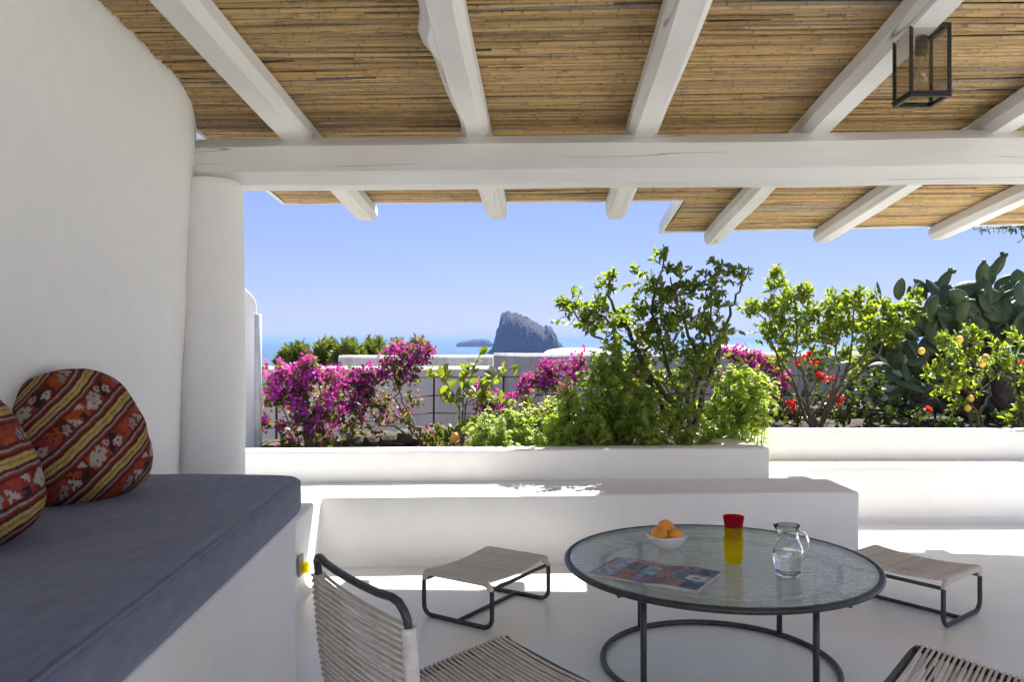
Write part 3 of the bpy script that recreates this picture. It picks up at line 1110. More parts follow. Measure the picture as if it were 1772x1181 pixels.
def make_chair(loc, rz, label):
    W = 0.475
    root = empty('rope_chair', loc, rz, label, 'chair', 'rope chairs facing the glass table')
    prof = [(0.0, 0.392), (-0.15, 0.372), (-0.30, 0.352), (-0.42, 0.336), (-0.475, 0.336), (-0.515, 0.352), (-0.540, 0.392), (-0.556, 0.46), (-0.568, 0.56), (-0.576, 0.655), (-0.580, 0.698)]
    def smp(pts, m=4):
        out = []
        for i in range(len(pts) - 1):
            p0, p1, p2, p3 = [Vector(pts[max(0, min(len(pts) - 1, k))]) for k in (i - 1, i, i + 1, i + 2)]
            for k in range(m):
                t = k / m
                out.append(0.5 * ((2 * p1) + (p2 - p0) * t + (2 * p0 - 5 * p1 + 4 * p2 - p3) * t * t + (3 * p1 - p0 - 3 * p2 + p3) * t ** 3))
        out.append(Vector(pts[-1])); return out
    sp = smp([(a, b_) for a, b_ in prof])
    # frame: left side, over the top bar, right side
    path = [(0.0, q.x, q.y) for q in sp]
    path += [(0.006, -0.586, 0.718), (0.022, -0.589, 0.731), (0.045, -0.592, 0.736)]
    path += [(W * t, -0.592 - 0.012 * math.sin(math.pi * t), 0.736 - 0.004 * math.sin(math.pi * t)) for t in (0.2, 0.35, 0.5, 0.65, 0.8)]
    path += [(W - 0.045, -0.592, 0.736), (W - 0.022, -0.589, 0.731), (W - 0.006, -0.586, 0.718)]
    path += [(W, q.x, q.y) for q in reversed(sp)]
    b = MB(); b.tube(path, 0.0094, 12); b.build('frame', M['metal'], root, sm=True)
    b = MB(); b.tube([(0, 0.0, 0.392), (0.0, 0.012, 0.38), (0.01, 0.016, 0.375), (W / 2, 0.016, 0.372), (W - 0.01, 0.016, 0.375), (W, 0.012, 0.38), (W, 0, 0.392)], 0.0115, 10); b.build('front_rail', M['metal'], root, sm=True)
    for x in (0.0, W):
        b = MB(); b.tube([(x, -0.03, 0.375), (x, -0.03, 0.08), (x, -0.045, 0.03), (x, -0.08, 0.0118), (x, -0.42, 0.0118), (x, -0.455, 0.03), (x, -0.47, 0.08), (x, -0.47, 0.325)], 0.0115, 10)
        b.build('leg_loop', M['metal'], root, sm=True)
    b = MB(); b.tube([(0.0, -0.25, 0.0118), (W, -0.25, 0.0118)], 0.0105, 8); b.build('stretcher', M['metal'], root, sm=True)
    for x in (0.0, W):
        pts = [(x, q.x, q.y) for q in sp if q.x < -0.535 and q.y < 0.69]
        wrap_mb(pts, 0.0150, 0.0090, 0.0014).build('cord_wrap', M['rope'], root, sm=True)
        pts = [(x, q.x, q.y) for q in sp if -0.01 > q.x > -0.47 and q.y < 0.4]
    # cords: a seat layer over and under the rails, two back layers
    ln = [0]
    for i in range(1, len(sp)): ln.append(ln[-1] + (sp[i] - sp[i - 1]).length)
    s = 0.012; k = 0
    while s < ln[-1] - 0.012:
        j = next(q for q in range(len(ln)) if ln[q] >= s); t = (s - ln[j - 1]) / (ln[j] - ln[j - 1])
        p = sp[j - 1].lerp(sp[j], t); tg = (sp[j] - sp[j - 1]).normalized()
        nr = Vector((-tg.y, tg.x))                  # points up on the seat, forward on the back
        if nr.y < 0 and tg.x < -0.5: nr = -nr
        if tg.x < -0.5: nr = Vector((tg.y, -tg.x)) if Vector((tg.y, -tg.x)).y > 0 else nr
        else: nr = Vector((abs(nr.x), nr.y if nr.x > 0 else -nr.y))
        ang = math.atan2(nr.y, nr.x)
        gap = 0.0142 if p.x > -0.50 else 0.0152
        for layer in (1, -1):
            q = p + nr * (0.0125 * layer) + (tg * gap * 0.5 if layer < 0 else Vector((0, 0)))
            o = link('cord', CHAIR_CORD[0 if layer > 0 else 1][k % 3], root, (W / 2, q.x + random.uniform(-.0008, .0008), q.y))
            o.rotation_euler = (ang - R(90), 0, R((1.1 if layer < 0 else -0.2) + random.uniform(-.25, .25)))
        s += gap; k += 1
    return root

def chair_cord(L, rad, sag, wrap, sides=6):
    m_ = cord_mesh('chair_cord', L, rad, sag, wrap, 9, sides)
    m_.transform(Matrix.Rotation(R(-90), 4, 'Z'))
    return m_
CHAIR_CORD = [[chair_cord(0.474, 0.0043, s, 0.0122) for s in (0.012, 0.0135, 0.011)], [chair_cord(0.474, 0.0040, s, 0) for s in (0.010, 0.008, 0.011)]]
chair1 = make_chair((-0.02, 2.39, 0), math.atan2(-0.81, 0.58), 'rope chair on the left, its corded back turned to the camera')
chair2 = copy_tree(chair1)
chair2.location = (0.866, 1.948, 0); chair2.rotation_euler = (0, 0, math.atan2(0.78, 0.63))
chair2['label'] = 'rope chair in the lower right corner, only its seat corner in view'

# ------------------------------------------------------------------ round glass table
TX, TY, TZ = 0.809, 3.18, 0.417
table = empty('round_table', (TX, TY, 0), 0, 'round rippled glass table with dark metal rim and ring base', 'table')
def circle(r, z, n=72): return [(r * math.cos(2 * math.pi * k / n), r * math.sin(2 * math.pi * k / n), z) for k in range(n)]
b = MB(); b.tube(circle(0.591, TZ - 0.010, 96), 0.0118, 10, closed=True); b.build('rim', M['metal'], table, sm=True)
b = MB()
b.lathe([(0.0, TZ - 0.010), (0.579, TZ - 0.010), (0.579, TZ), (0.0, TZ)], n=96)
me = b.mesh('glass_top', M['glass_top']); 
bm = bmesh.new(); bm.from_mesh(me); bmesh.ops.remove_doubles(bm, verts=bm.verts, dist=1e-5); bmesh.ops.recalc_face_normals(bm, faces=bm.faces); bm.to_mesh(me); bm.free()
link('glass_top', me, table)
b = MB(); b.tube(circle(0.45, 0.012), 0.0115, 10, closed=True); b.build('base_ring', M['metal'], table, sm=True)
b = MB(); b.tube(circle(0.45, TZ - 0.033), 0.0105, 10, closed=True); b.build('support_ring', M['metal'], table, sm=True)
for a in (123, 303, 41, 221):
    c_, s_ = math.cos(R(a)), math.sin(R(a))
    b = MB(); b.tube([(0.45 * c_, 0.45 * s_, 0.012), (0.45 * c_, 0.45 * s_, TZ - 0.03)], 0.0115, 10); b.build('leg', M['metal'], table, sm=True)
    b = MB(); b.tube([(0.45 * c_, 0.45 * s_, TZ - 0.030), (0.585 * c_, 0.585 * s_, TZ - 0.024)], 0.009, 8); b.build('spoke', M['metal'], table, sm=True)

# fruit bowl and oranges
bx, by = 0.636, 3.335
b = MB()
b.lathe([(0.0, 0.004), (0.030, 0.0), (0.036, 0.003), (0.058, 0.024), (0.072, 0.047), (0.076, 0.060), (0.073, 0.0605), (0.068, 0.047), (0.052, 0.025), (0.030, 0.010), (0.0, 0.009)], n=48, sq=0.35)
o = b.build('fruit_bowl', M['ceramic'], None, sm=True, loc=(bx, by, TZ + 0.0005)); o.rotation_euler = (0, 0, R(22))
tag(o, 'small squarish white ceramic bowl holding oranges on the table', 'bowl')
def orange(x, y, z, r, label, seed):
    b = MB()
    prof = [(r * math.sin(math.pi * i / 16), -r * 0.96 * math.cos(math.pi * i / 16)) for i in range(17)]
    prof[-1] = (0.0005, r * 0.92); prof[0] = (0.0005, -r * 0.95)
    b.lathe(prof, n=24)
    o = b.build('orange', M['orange'], None, sm=True, loc=(x, y, z)); o.rotation_euler = (R(40 + seed * 20), R(15 * seed), seed)
    tag(o, label, 'orange', 'oranges in the white bowl')
    bb = MB(); bb.lathe([(0.0, 0.0012), (0.003, 0.001), (0.0035, -0.0004), (0.0, -0.001)], n=8); bb.build('stem_end', M['stem'], o, loc=(0, 0, r * 0.925))
orange(bx - 0.031, by - 0.018, TZ + 0.062, 0.037, 'greenish orange on the left side of the white bowl', 1)
orange(bx + 0.004, by + 0.030, TZ + 0.076, 0.037, 'orange highest and rearmost of the three in the white bowl', 2)
orange(bx + 0.033, by - 0.020, TZ + 0.053, 0.034, 'lowest orange on the right side of the white bowl', 3)

# nested tumblers
def tumbler(z, h, r0, r1, mat, label):
    b = MB(); t = 0.0028
    prof = [(0.0005, 0.0), (r0, 0.0), (r0 + 0.001, 0.002), (r1, h), (r1 - t * 0.5, h + 0.001), (r1 - t, h), (r0 - t + 0.001, 0.010), (r0 - t - 0.002, 0.008), (0.0005, 0.008)]
    b.lathe(prof, n=40)
    me = b.mesh('tumbler', mat, True)
    o = link('tumbler', me, None, (0.857, 3.13, TZ + z))
    return tag(o, label, 'glass', 'stacked coloured tumblers on the table')
tumbler(0.0008, 0.094, 0.032, 0.0405, M['glass_yellow'], 'bottom yellow glass of the three stacked tumblers')
tumbler(0.043, 0.094, 0.0265, 0.0385, M['glass_yellow'], 'middle yellow glass holding the red one in the stack')
tumbler(0.082, 0.096, 0.0245, 0.0405, M['glass_red'], 'red glass on top of the stacked tumblers')

# water jug
jug = empty('water_jug', (1.009, 2.955, TZ + 0.0005), R(8), 'clear glass jug half full of water on the table', 'jug')
outer = [(0.0005, 0.0), (0.040, 0.0), (0.043, 0.004), (0.047, 0.022), (0.053, 0.060), (0.0545, 0.080), (0.051, 0.102), (0.043, 0.122), (0.037, 0.135), (0.036, 0.145), (0.038, 0.165), (0.042, 0.183)]
th = 0.0030
inner = [(r_ - th, z) for r_, z in outer[::-1][:-3]] + [(0.037, 0.010), (0.0005, 0.009)]
b = MB(); b.lathe(outer + [(0.0405, 0.185)] + inner, n=48)
# spout: pull the lip out on the left
for i, (x, y, z) in enumerate(b.v):
    if z > 0.15:
        a = math.atan2(y, x) - math.pi
        a = (a + math.pi) % (2 * math.pi) - math.pi
        k = math.exp(-(a / 0.45) ** 2) * ((z - 0.15) / 0.035)
        b.v[i] = (x - 0.018 * k, y, z + 0.004 * k)
b.build('jug_body', M['glass'], jug, sm=True)
b = MB()
b.tube([(0.034, 0, 0.158), (0.050, 0, 0.160), (0.066, 0, 0.150), (0.074, 0, 0.125), (0.074, 0, 0.095), (0.067, 0, 0.068), (0.054, 0, 0.056)], [0.005, 0.006, 0.0065, 0.0065, 0.006, 0.006, 0.006], 10)
b.build('jug_handle', M['glass'], jug, sm=True)
b = MB()
wi = [(0.0005, 0.0095), (0.0365, 0.0105)] + [(r_ - th + 0.0006, z) for r_, z in outer[3:6]] + [(0.0505, 0.088), (0.0005, 0.088)]
b.lathe(wi, n=48); b.build('water', M['water'], jug, sm=True)

# open magazine
def magazine():
    root = empty('magazine', (0.522, 2.955, TZ + 0.001), math.atan2(-0.53, 0.84), 'open glossy magazine with colourful picture pages on the table', 'magazine')
    W2, H = 0.205, 0.262
    rr = np.random.default_rng(5)
    pal = [(0.05, 0.09, 0.20), (0.12, 0.22, 0.36), (0.24, 0.16, 0.26), (0.20, 0.06, 0.11), (0.06, 0.19, 0.22), (0.34, 0.36, 0.44), (0.10, 0.08, 0.19), (0.22, 0.30, 0.45), (0.30, 0.17, 0.16), (0.04, 0.06, 0.10)]
    for side in (-1, 1):
        nx_, ny_ = 90, 90
        blocks = []
        if side == 1:
            for gy in range(3):
                for gx in range(3):
                    blocks.append((gx / 3, gy / 3, (gx + 1) / 3, (gy + 1) / 3, pal[rr.integers(0, len(pal))]))
        else:
            blocks = [(0, 0, .42, .45, (0.30, 0.33, 0.44)), (.42, 0, .75, .45, (0.30, 0.12, 0.11)), (.75, 0, 1, .4, (0.28, 0.18, 0.34)), (0, .45, .4, 1, (0.36, 0.40, 0.52)), (.4, .45, .75, .8, (0.10, 0.14, 0.16)), (.75, .4, 1, .75, (0.14, 0.38, 0.42)), (.4, .8, 1, 1, (0.42, 0.20, 0.28))]
        vs, cs, fs = [], [], []
        def zz(t): return 0.004 + (0.012 if side == 1 else 0.007) * math.sin(min(1, t * 1.4) * math.pi * 0.62) * (1.0 - 0.25 * t)
        for j in range(ny_):
            for i in range(nx_):
                t = i / (nx_ - 1); s = j / (ny_ - 1)
                vs.append((side * t * W2, (s - 0.5) * H, zz(t)))
                uu = t if side == 1 else 1 - t
                col = (0.6, 0.6, 0.62)
                for (a, b_, c_, d_, cc) in blocks:
                    if a <= uu <= c_ + 1e-6 and b_ <= s <= d_ + 1e-6: col = cc
                nn = noise.fractal(Vector((uu * 9, s * 9, side * 3.0)), 0.7, 2, 4)
                col = [max(0.02, min(0.9, c_ * (1 + 0.7 * nn) + 0.05 * nn)) for c_ in col]
                if side == 1 and 0.60 < uu < 0.93 and 0.40 < s < 0.60: col = (0.66, 0.64, 0.62) if not (0.70 < uu < 0.84 and 0.46 < s < 0.52) else (0.12, 0.12, 0.2)
                if side == -1 and uu < 0.035: col = (0.45, 0.03, 0.10)
                cs.append((*col,))
        for j in range(ny_ - 1):
            for i in range(nx_ - 1):
                q = (j * nx_ + i, j * nx_ + i + 1, (j + 1) * nx_ + i + 1, (j + 1) * nx_ + i)
                fs.append(q if side == 1 else q[::-1])
        b = MB(); b.v, b.f, b.c = vs, fs, cs
        b.build('page', M['print'], root, sm=True)
        # page block below
        b = MB()
        ts = [i / 16 for i in range(17)]
        v2 = []
        for (yy) in (-H / 2, H / 2):
            for t in ts: v2.append((side * t * W2 * 0.998, yy * 0.998, zz(t) - 0.0008))
            for t in ts: v2.append((side * t * W2 * 0.99, yy * 0.998, 0.0 if t > 0.08 else 0.0))
        n = 17
        f2 = []
        for i in range(n - 1):
            f2.append((i, i + 1, n + i + 1, n + i)); f2.append((2 * n + i + 1, 2 * n + i, 3 * n + i, 3 * n + i + 1))
            f2.append((n + i, n + i + 1, 3 * n + i + 1, 3 * n + i))
        f2.append((n - 1, 3 * n - 1, 4 * n - 1, 2 * n - 1))
        b.add(v2, f2)
        b.build('page_block', M['paper'], root)
magazine()

# ------------------------------------------------------------------ lantern under the fourth rafter
LX, LY, LZ0, LZ1, LH = 1.447, 2.86, 2.120, 2.374, 0.070
lan = empty('lantern', (LX, LY, LZ0), R(-1.5), 'black metal box lantern with a clear bulb hanging under a rafter', 'lantern')
hh = LZ1 - LZ0
for sx in (-1, 1):
    for sy in (-1, 1):
        b = MB(); b.box((sx * (LH - 0.005), sy * (LH - 0.005), hh / 2), (0.010, 0.010, hh - 0.024)); b.build('corner_post', M['lantern_metal'], lan)
def frame_ring(z, t, name):
    b = MB()
    for s_ in (-1, 1):
        b.box((0, s_ * (LH - 0.006), z), (LH * 2, 0.012, t))
        b.box((s_ * (LH - 0.006), 0, z), (0.012, LH * 2 - 0.0242, t))
    return b.build(name, M['lantern_metal'], lan)
frame_ring(0.006, 0.012, 'bottom_frame'); frame_ring(hh - 0.006, 0.012, 'top_frame')
b = MB()
for s_ in (-1, 1):
    b.box((0, s_ * (LH + 0.001), 0.016), (LH * 2 + 0.004, 0.006, 0.006)); b.box((s_ * (LH + 0.001), 0, 0.016), (0.006, LH * 2 - 0.008, 0.006))
b.build('bead', M['lantern_metal'], lan)
b = MB(); b.box((0, 0, hh + 0.0025), (LH * 2 - 0.01, LH * 2 - 0.01, 0.004)); b.build('top_plate', m_plain('grey_metal_plate', (0.22, 0.21, 0.20), 0.5, 0.4), lan)
for s_ in (-1, 1):
    b = MB(); b.box((0, s_ * (LH - 0.004), hh / 2), (LH * 2 - 0.02, 0.0025, hh - 0.025)); b.build('glass_pane', M['pane'], lan)
    b = MB(); b.box((s_ * (LH - 0.004), 0, hh / 2), (0.0025, LH * 2 - 0.02, hh - 0.025)); b.build('glass_pane', M['pane'], lan)
b = MB(); b.lathe([(0.0005, hh), (0.012, hh), (0.012, hh - 0.018), (0.020, hh - 0.024), (0.022, hh - 0.085), (0.019, hh - 0.090), (0.0005, hh - 0.090)], n=20)
b.build('lamp_holder', m_plain('dark_brass', (0.10, 0.075, 0.05), 0.5, 0.5), lan, sm=True)
b = MB(); b.lathe([(0.014, hh - 0.088), (0.020, hh - 0.105), (0.026, hh - 0.130), (0.027, hh - 0.150), (0.023, hh - 0.172), (0.013, hh - 0.186), (0.0005, hh - 0.190)], n=24)
bulb = b.build('bulb', M['bulb'], lan, sm=True)
b = MB()
for k in range(7):
    a = 2 * math.pi * k / 7
    b.tube([(0.009 * math.cos(a), 0.009 * math.sin(a), hh - 0.10), (0.013 * math.cos(a + .3), 0.013 * math.sin(a + .3), hh - 0.165)], 0.0012, 5)
b.build('filament', m_plain('filament_wire', (0.55, 0.42, 0.22), 0.5), bulb)
b = MB(); b.box((-0.01, 0, hh + 0.010), (0.05, 0.05, 0.016)); b.box((-0.01, -0.03, hh + 0.014), (0.012, 0.012, 0.02)); b.build('ceiling_bracket', M['lantern_metal'], lan)

# ------------------------------------------------------------------ garden walls, fence, rubble
def soft_wall(name, x0, x1, y, z0, z1, th, mat, label, cat='wall', amp=0.012, y1=None):
    n = 40
    b = MB()
    y1 = y if y1 is None else y1
    vs = []
    for i in range(n + 1):
        t = i / n
        x = x0 + (x1 - x0) * t; yy = y + (y1 - y) * t
        d = amp * noise.noise(Vector((x * 1.5, y, 1))) + amp * 0.6 * noise.noise(Vector((x * 5, y, 4)))
        vs += [(x, yy, z0), (x, yy, z1 - 0.03 + d), (x, yy + 0.03, z1 + d), (x, yy + th - 0.03, z1 + d * 0.5), (x, yy + th, z1 - 0.03), (x, yy + th, z0)]
    fs = [(i * 6 + k, (i + 1) * 6 + k, (i + 1) * 6 + k + 1, i * 6 + k + 1) for i in range(n) for k in range(5)]
    fs += [tuple(range(5, -1, -1)), tuple(n * 6 + k for k in range(6))]
    b.add(vs, fs)
    return tag(b.build(name, mat, None), label, cat)

soft_wall('garden_wall', -3.3, -0.21, 9.0, -0.15, 0.985, 0.25, M['plaster_far'], 'lower white garden wall behind the bougainvillea on the left')
soft_wall('garden_wall', -0.205, 6.5, 9.0, -0.15, 1.135, 0.3, M['plaster_old'], 'higher streaked grey white wall behind the lemon trees')
soft_wall('parapet', -2.36, -0.26, 11.0, -0.1, 1.075, 0.35, M['plaster_old'], 'grey parapet showing above the lower garden wall')
soft_wall('parapet', -3.6, -2.2, 9.3, -0.1, 0.955, 0.3, M['plaster_old'], 'low grey parapet in front of the pine shrubs at far left', amp=0.008)

def vault(u0, u1, v, Y, hgt, label):
    a, c = at(u0, v, Y), at(u1, v, Y)
    n, m = 20, 10
    vs, fs = [], []
    for i in range(n + 1):
        t = i / n; s = -1 + 2 * t
        h = hgt * (1 - abs(s) ** 3) ** 0.6
        for j in range(m + 1):
            q = -1 + 2 * j / m
            vs.append((a.x + (c.x - a.x) * t, Y + 0.5 + 0.5 * q, a.z - 0.15 + (0.15 + h) * (1 - abs(q) ** 4) ** 0.5))
    fs = [(i * (m + 1) + j, (i + 1) * (m + 1) + j, (i + 1) * (m + 1) + j + 1, i * (m + 1) + j + 1) for i in range(n) for j in range(m)]
    b = MB(); b.add(vs, fs)
    tag(b.build('roof_vault', M['plaster'], None, sm=True), label, 'roof vault')
vault(945, 1062, 612, 10.0, 0.062, 'rounded white roof hump on the wall right of the tall rock')
vault(1235, 1312, 612, 10.0, 0.10, 'rounded white roof hump showing between the two lemon trees')

# white chimney seen through the lemon tree
ch = empty('chimney', at(1115, 612, 10.4), 0, 'white curved chimney cowl glimpsed through the lemon tree', 'chimney')
b = MB()
b.tube([(0, 0, -0.3), (0, 0, 0.12), (-0.005, 0, 0.18), (-0.02, 0, 0.24), (-0.06, 0, 0.30)], [0.10, 0.095, 0.11, 0.12, 0.07], 16)
b.build('cowl', M['plaster'], ch, sm=True)
b = MB(); b.box((0, 0, -0.2), (0.34, 0.3, 0.35)); b.build('stack', M['plaster'], ch)

# tall end wall at far left with rounded shoulder and a pipe
b = MB()
prof = [(0.0, -0.2), (0.0, 1.55), (-0.010, 1.595), (-0.03, 1.625), (-0.07, 1.665), (-0.14, 1.73), (-0.25, 1.80), (-0.6, 1.85), (-0.6, -0.2)]
n = len(prof)
Xe = at(444, 600, 6.3).x
vs = [(Xe * (1 if yy < 7 else 1.2) + dx, yy, z) for yy in (6.3, 7.4) for dx, z in prof]
b.add(vs, [tuple(range(n)), tuple(range(2 * n - 1, n - 1, -1))] + [(i, n + i, n + (i + 1) % n, (i + 1) % n) for i in range(n)])
me = bevel_mesh(b.mesh('end_wall', M['plaster']), 0.01, 2)
tag(link('end_wall', me), 'tall white end wall with rounded top beside the round column', 'wall')
pc = at(446.5, 545, 6.22)
b = MB(); b.tube([(pc.x, pc.y, 0.3), (pc.x, pc.y, pc.z), (pc.x, pc.y, pc.z + 0.006)], [0.028, 0.028, 0.02], 12)
tag(b.build('grey_pipe', M['pipe'], None, sm=True), 'pale grey vertical pipe at the edge of the white end wall', 'pipe')

# rebar fence
fence = empty('rebar_fence', (0, 0, 0), 0, 'rusty iron rail fence overgrown with bougainvillea behind the planters', 'fence')
fpts = [Vector((-2.06, 6.54, 0)), Vector((-0.767, 7.9, 0)), Vector((6.2, 8.12, 0))]
posts = [fpts[0].lerp(fpts[1], t) for t in (0.09, 0.54, 1.0)] + [fpts[1].lerp(fpts[2], (0.68 + 0.86 * k) / (fpts[2] - fpts[1]).length) for k in range(8)]
for p in posts:
    b = MB(); b.tube([(p.x, p.y, 0.05), (p.x + 0.006, p.y, 0.935)], 0.011, 6); b.build('post', M['rust'], fence)
for z in (0.568, 0.742, 0.925):
    b = MB()
    path = []
    for a, c_ in ((0, 1), (1, 2)):
        for k in range(12):
            q = fpts[a].lerp(fpts[c_], k / 12)
            path.append((q.x, q.y - 0.012, z + 0.008 * math.sin(q.x * 3 + z * 20)))
    b.tube(path, 0.0065, 5); b.build('rail', M['rust'], fence)

def rubble(name, path, z0, z1, label, ns=5, seed=1):
    """dry wall of stones, each its own piece"""
    rr = random.Random(seed)
    root = empty(name, (path[0][0], path[0][1], 0), 0, label, 'stone wall')
    rm = []
    for k in range(5):
        bm = bmesh.new()
        bmesh.ops.create_icosphere(bm, subdivisions=2, radius=1)
        for v_ in bm.verts:
            q = v_.co.copy()
            m_ = max(abs(q.x), abs(q.y), abs(q.z))
            q = q.lerp(q / m_, 0.55)
            v_.co = q * (1 + 0.16 * noise.noise(q * 1.6 + Vector((k * 7, seed, 0))))
        me = bpy.data.meshes.new('stone'); bm.to_mesh(me); bm.free(); me.materials.append(M['stone']); rm.append(me)
    for a, c_ in zip(path[:-1], path[1:]):
        a, c_ = Vector((*a, 0)), Vector((*c_, 0))
        L = (c_ - a).length; ang = math.atan2((c_ - a).y, (c_ - a).x)
        z = z0
        rows = max(1, round((z1 - z0) / 0.11)); rh = (z1 - z0) / rows
        for rw in range(rows):
            s = -rr.uniform(0, .1)
            while s < L:
                wd = rr.uniform(0.13, 0.30)
                q = a.lerp(c_, (s + wd / 2) / L)
                o = link('stone', rm[rr.randrange(5)], root, (q.x - path[0][0], q.y - path[0][1], z0 + rh * (rw + 0.5)))
                o.scale = (wd * 0.52, rr.uniform(0.09, 0.13), rh * rr.uniform(0.50, 0.60)); o.rotation_euler = (rr.uniform(-.06, .06), rr.uniform(-.08, .08), ang)
                s += wd
    return root
rubble('stone_curb', [(-2.5, 6.35), (-1.9, 6.62), (-0.62, 7.85)], 0.20, 0.455, 'dark rubble curb below the left part of the fence', seed=2)
rubble('stone_wall', [(0.2, 8.25), (4.2, 8.45)], 0.25, 0.60, 'dark dry stone wall low behind the right hand lemon tree', seed=5)

# ------------------------------------------------------------------ plants
def leaf_arrays(P, D, Nn, L, W, fold=0.18, curl=0.12):
    """8-vertex leaves with a folded midrib; returns verts (n*8,3) and faces"""
    n = len(P)
    D = D / np.linalg.norm(D, axis=1, keepdims=True)
    S = np.cross(D, Nn); S /= np.linalg.norm(S, axis=1, keepdims=True) + 1e-9
    U = np.cross(S, D)
    L = L[:, None]; W = W[:, None]
    def pt(a, s, u): return P + D * L * a + S * W * s + U * L * u
    V = np.stack([pt(0, 0, 0), pt(.3, .5, fold * .6), pt(.68, .42, fold * .4 - curl * .4), pt(1, 0, -curl), pt(.68, -.42, fold * .4 - curl * .4), pt(.3, -.5, fold * .6), pt(.32, 0, 0), pt(.68, 0, -curl * .4)], axis=1)
    base = (np.arange(n) * 8)[:, None]
    q = np.array([[1, 2, 7, 6], [6, 7, 4, 5]]); t = np.array([[0, 1, 6], [2, 3, 7], [7, 3, 4], [0, 6, 5]])
    return V.reshape(-1, 3), (base[:, :, None] + q[None]).reshape(-1, 4), (base[:, :, None] + t[None]).reshape(-1, 3)


def np_mesh(name, V, Q, T, mat, tint=None, sm=False):
    me = bpy.data.meshes.new(name)
    nq, ntri = len(Q), len(T)
    me.vertices.add(len(V)); me.vertices.foreach_set('co', V.astype(np.float32).ravel())
    me.loops.add(nq * 4 + ntri * 3)
    me.loops.foreach_set('vertex_index', np.concatenate([np.asarray(Q).ravel(), np.asarray(T).ravel()]).astype(np.int32))
    me.polygons.add(nq + ntri)
    ls = np.concatenate([np.arange(nq) * 4, nq * 4 + np.arange(ntri) * 3]).astype(np.int32)
    me.polygons.foreach_set('loop_start', ls)
    me.update(calc_edges=True)
    me.validate()
    me.materials.append(mat)
    if tint is not None:
        ca = me.color_attributes.new('tint', 'FLOAT_COLOR', 'POINT')
        arr = np.ones((len(V), 4), dtype=np.float32); arr[:, :3] = tint[:, None]
        ca.data.foreach_set('color', arr.ravel())
    if sm: smooth(me)
    return me


def unit(a): return a / (np.linalg.norm(a, axis=-1, keepdims=True) + 1e-9)


def rand_dirs(n, up=0.0):
    d = rng.normal(size=(n, 3)); d[:, 2] += up
    return unit(d)


class Leaves:
    def __init__(self): self.P, self.D, self.N, self.L, self.W, self.T = [], [], [], [], [], []
    def add(self, P, D, Nn, L, W, T):
        self.P.append(P); self.D.append(D); self.N.append(Nn); self.L.append(L); self.W.append(W); self.T.append(T)
    def cat(self):
        return [np.concatenate(x) for x in (self.P, self.D, self.N, self.L, self.W, self.T)]
    def build(self, name, mat, parent, singles=0, fold=0.18, curl=0.12, leafname='leaf'):
        P, D, Nn, L, W, T = self.cat()
        if singles:                      # the largest, nearest leaves are parts of their own
            order = np.argsort(P[:, 1] - L * 12)
            idx = order[:max(1, min(singles * 3, len(P)))]
            idx = rng.choice(idx, size=min(singles, len(idx)), replace=False)
            V, Q, Tt = leaf_arrays(np.zeros((1, 3)), np.array([[0, 1.0, 0]]), np.array([[0, 0, 1.0]]), np.ones(1), np.ones(1), fold, curl)
            tm = []
            for k in range(3):
                tm.append(np_mesh(leafname, V, Q, Tt, mat, np.full(8, 0.15 + 0.3 * k)))
            for i in idx:
                o = link(leafname, tm[min(2, max(0, int(T[i] * 3)))], parent)
                d = Vector(D[i]).normalized(); nn = Vector(Nn[i]); s = d.cross(nn).normalized(); u = s.cross(d)
                pm = parent.matrix_basis if parent is not None else Matrix()
                mw = Matrix.Translation(Vector(P[i])) @ Matrix((s, d, u)).transposed().to_4x4() @ Matrix.Diagonal((W[i], L[i], L[i], 1))
                o.matrix_basis = pm.inverted() @ mw
            keep = np.ones(len(P), bool); keep[idx] = False
            P, D, Nn, L, W, T = P[keep], D[keep], Nn[keep], L[keep], W[keep], T[keep]
        V, Q, Tt = leaf_arrays(P, D, Nn, L, W, fold, curl)
        if parent is not None:
            V = V - np.array(parent.location)
        me = np_mesh(name, V, Q, Tt, mat, np.repeat(T, 8))
        return tag(link(name, me, parent), kind='stuff')


def sprays(LV, TW, c, r, ntw, per, L, up=0.35, tint=(0.2, 0.8), flat=1.0, wid=0.5, tlen=None, root=None):
    """leafy twigs fanning out of point c into a clump of radius r"""
    c = np.array(c)
    for _ in range(ntw):
        d = rand_dirs(1, up)[0]
        d[1] *= flat
        ln = r * (rng.uniform(0.55, 1.15) if tlen is None else tlen * rng.uniform(0.7, 1.2))
        st = c + rng.normal(size=3) * r * 0.25
        bend = rng.normal(size=3) * 0.25
        ts = np.linspace(0.15, 1.0, per)
        pts = st + d * ln * ts[:, None] + bend * ln * (ts ** 2)[:, None] * 0.5
        if TW is not None:
            TW.tube([st, st + d * ln * 0.5 + bend * ln * 0.12, st + d * ln + bend * ln * 0.5], [0.0030, 0.0024, 0.0014], 4, cap=False)
        side = rand_dirs(per, 0.25)
        D = unit(d * 0.55 + side * 0.9)
        Nn = unit(rand_dirs(per, 1.3))
        l = L * rng.uniform(0.65, 1.2, per) * (1 - 0.35 * ts * rng.random())
        base_t = rng.uniform(*tint)
        t = np.clip(base_t + rng.normal(0, 0.15, per) + 0.18 * (ts - 0.5), 0, 1)
        LV.add(pts, D, Nn, l, l * wid, t)


def limb(TW, pts, r0, r1, wob=0.02):
    P = [Vector(p) for p in pts]
    out, rad = [], []
    m_ = 4 * (len(P) - 1)
    for i in range(len(P) - 1):
        for k in range(4):
            t = k / 4
            out.append(P[i].lerp(P[i + 1], t) + Vector(rng.normal(size=3)) * wob * (0 if (i == 0 and k == 0) else 1))
    out.append(P[-1])
    n = len(out)
    TW.tube(out, [r0 + (r1 - r0) * (i / (n - 1)) ** 0.8 for i in range(n)], 7)


def plant(name, base, label, cat, group=None):
    return empty(name, base, 0, label, cat, group)


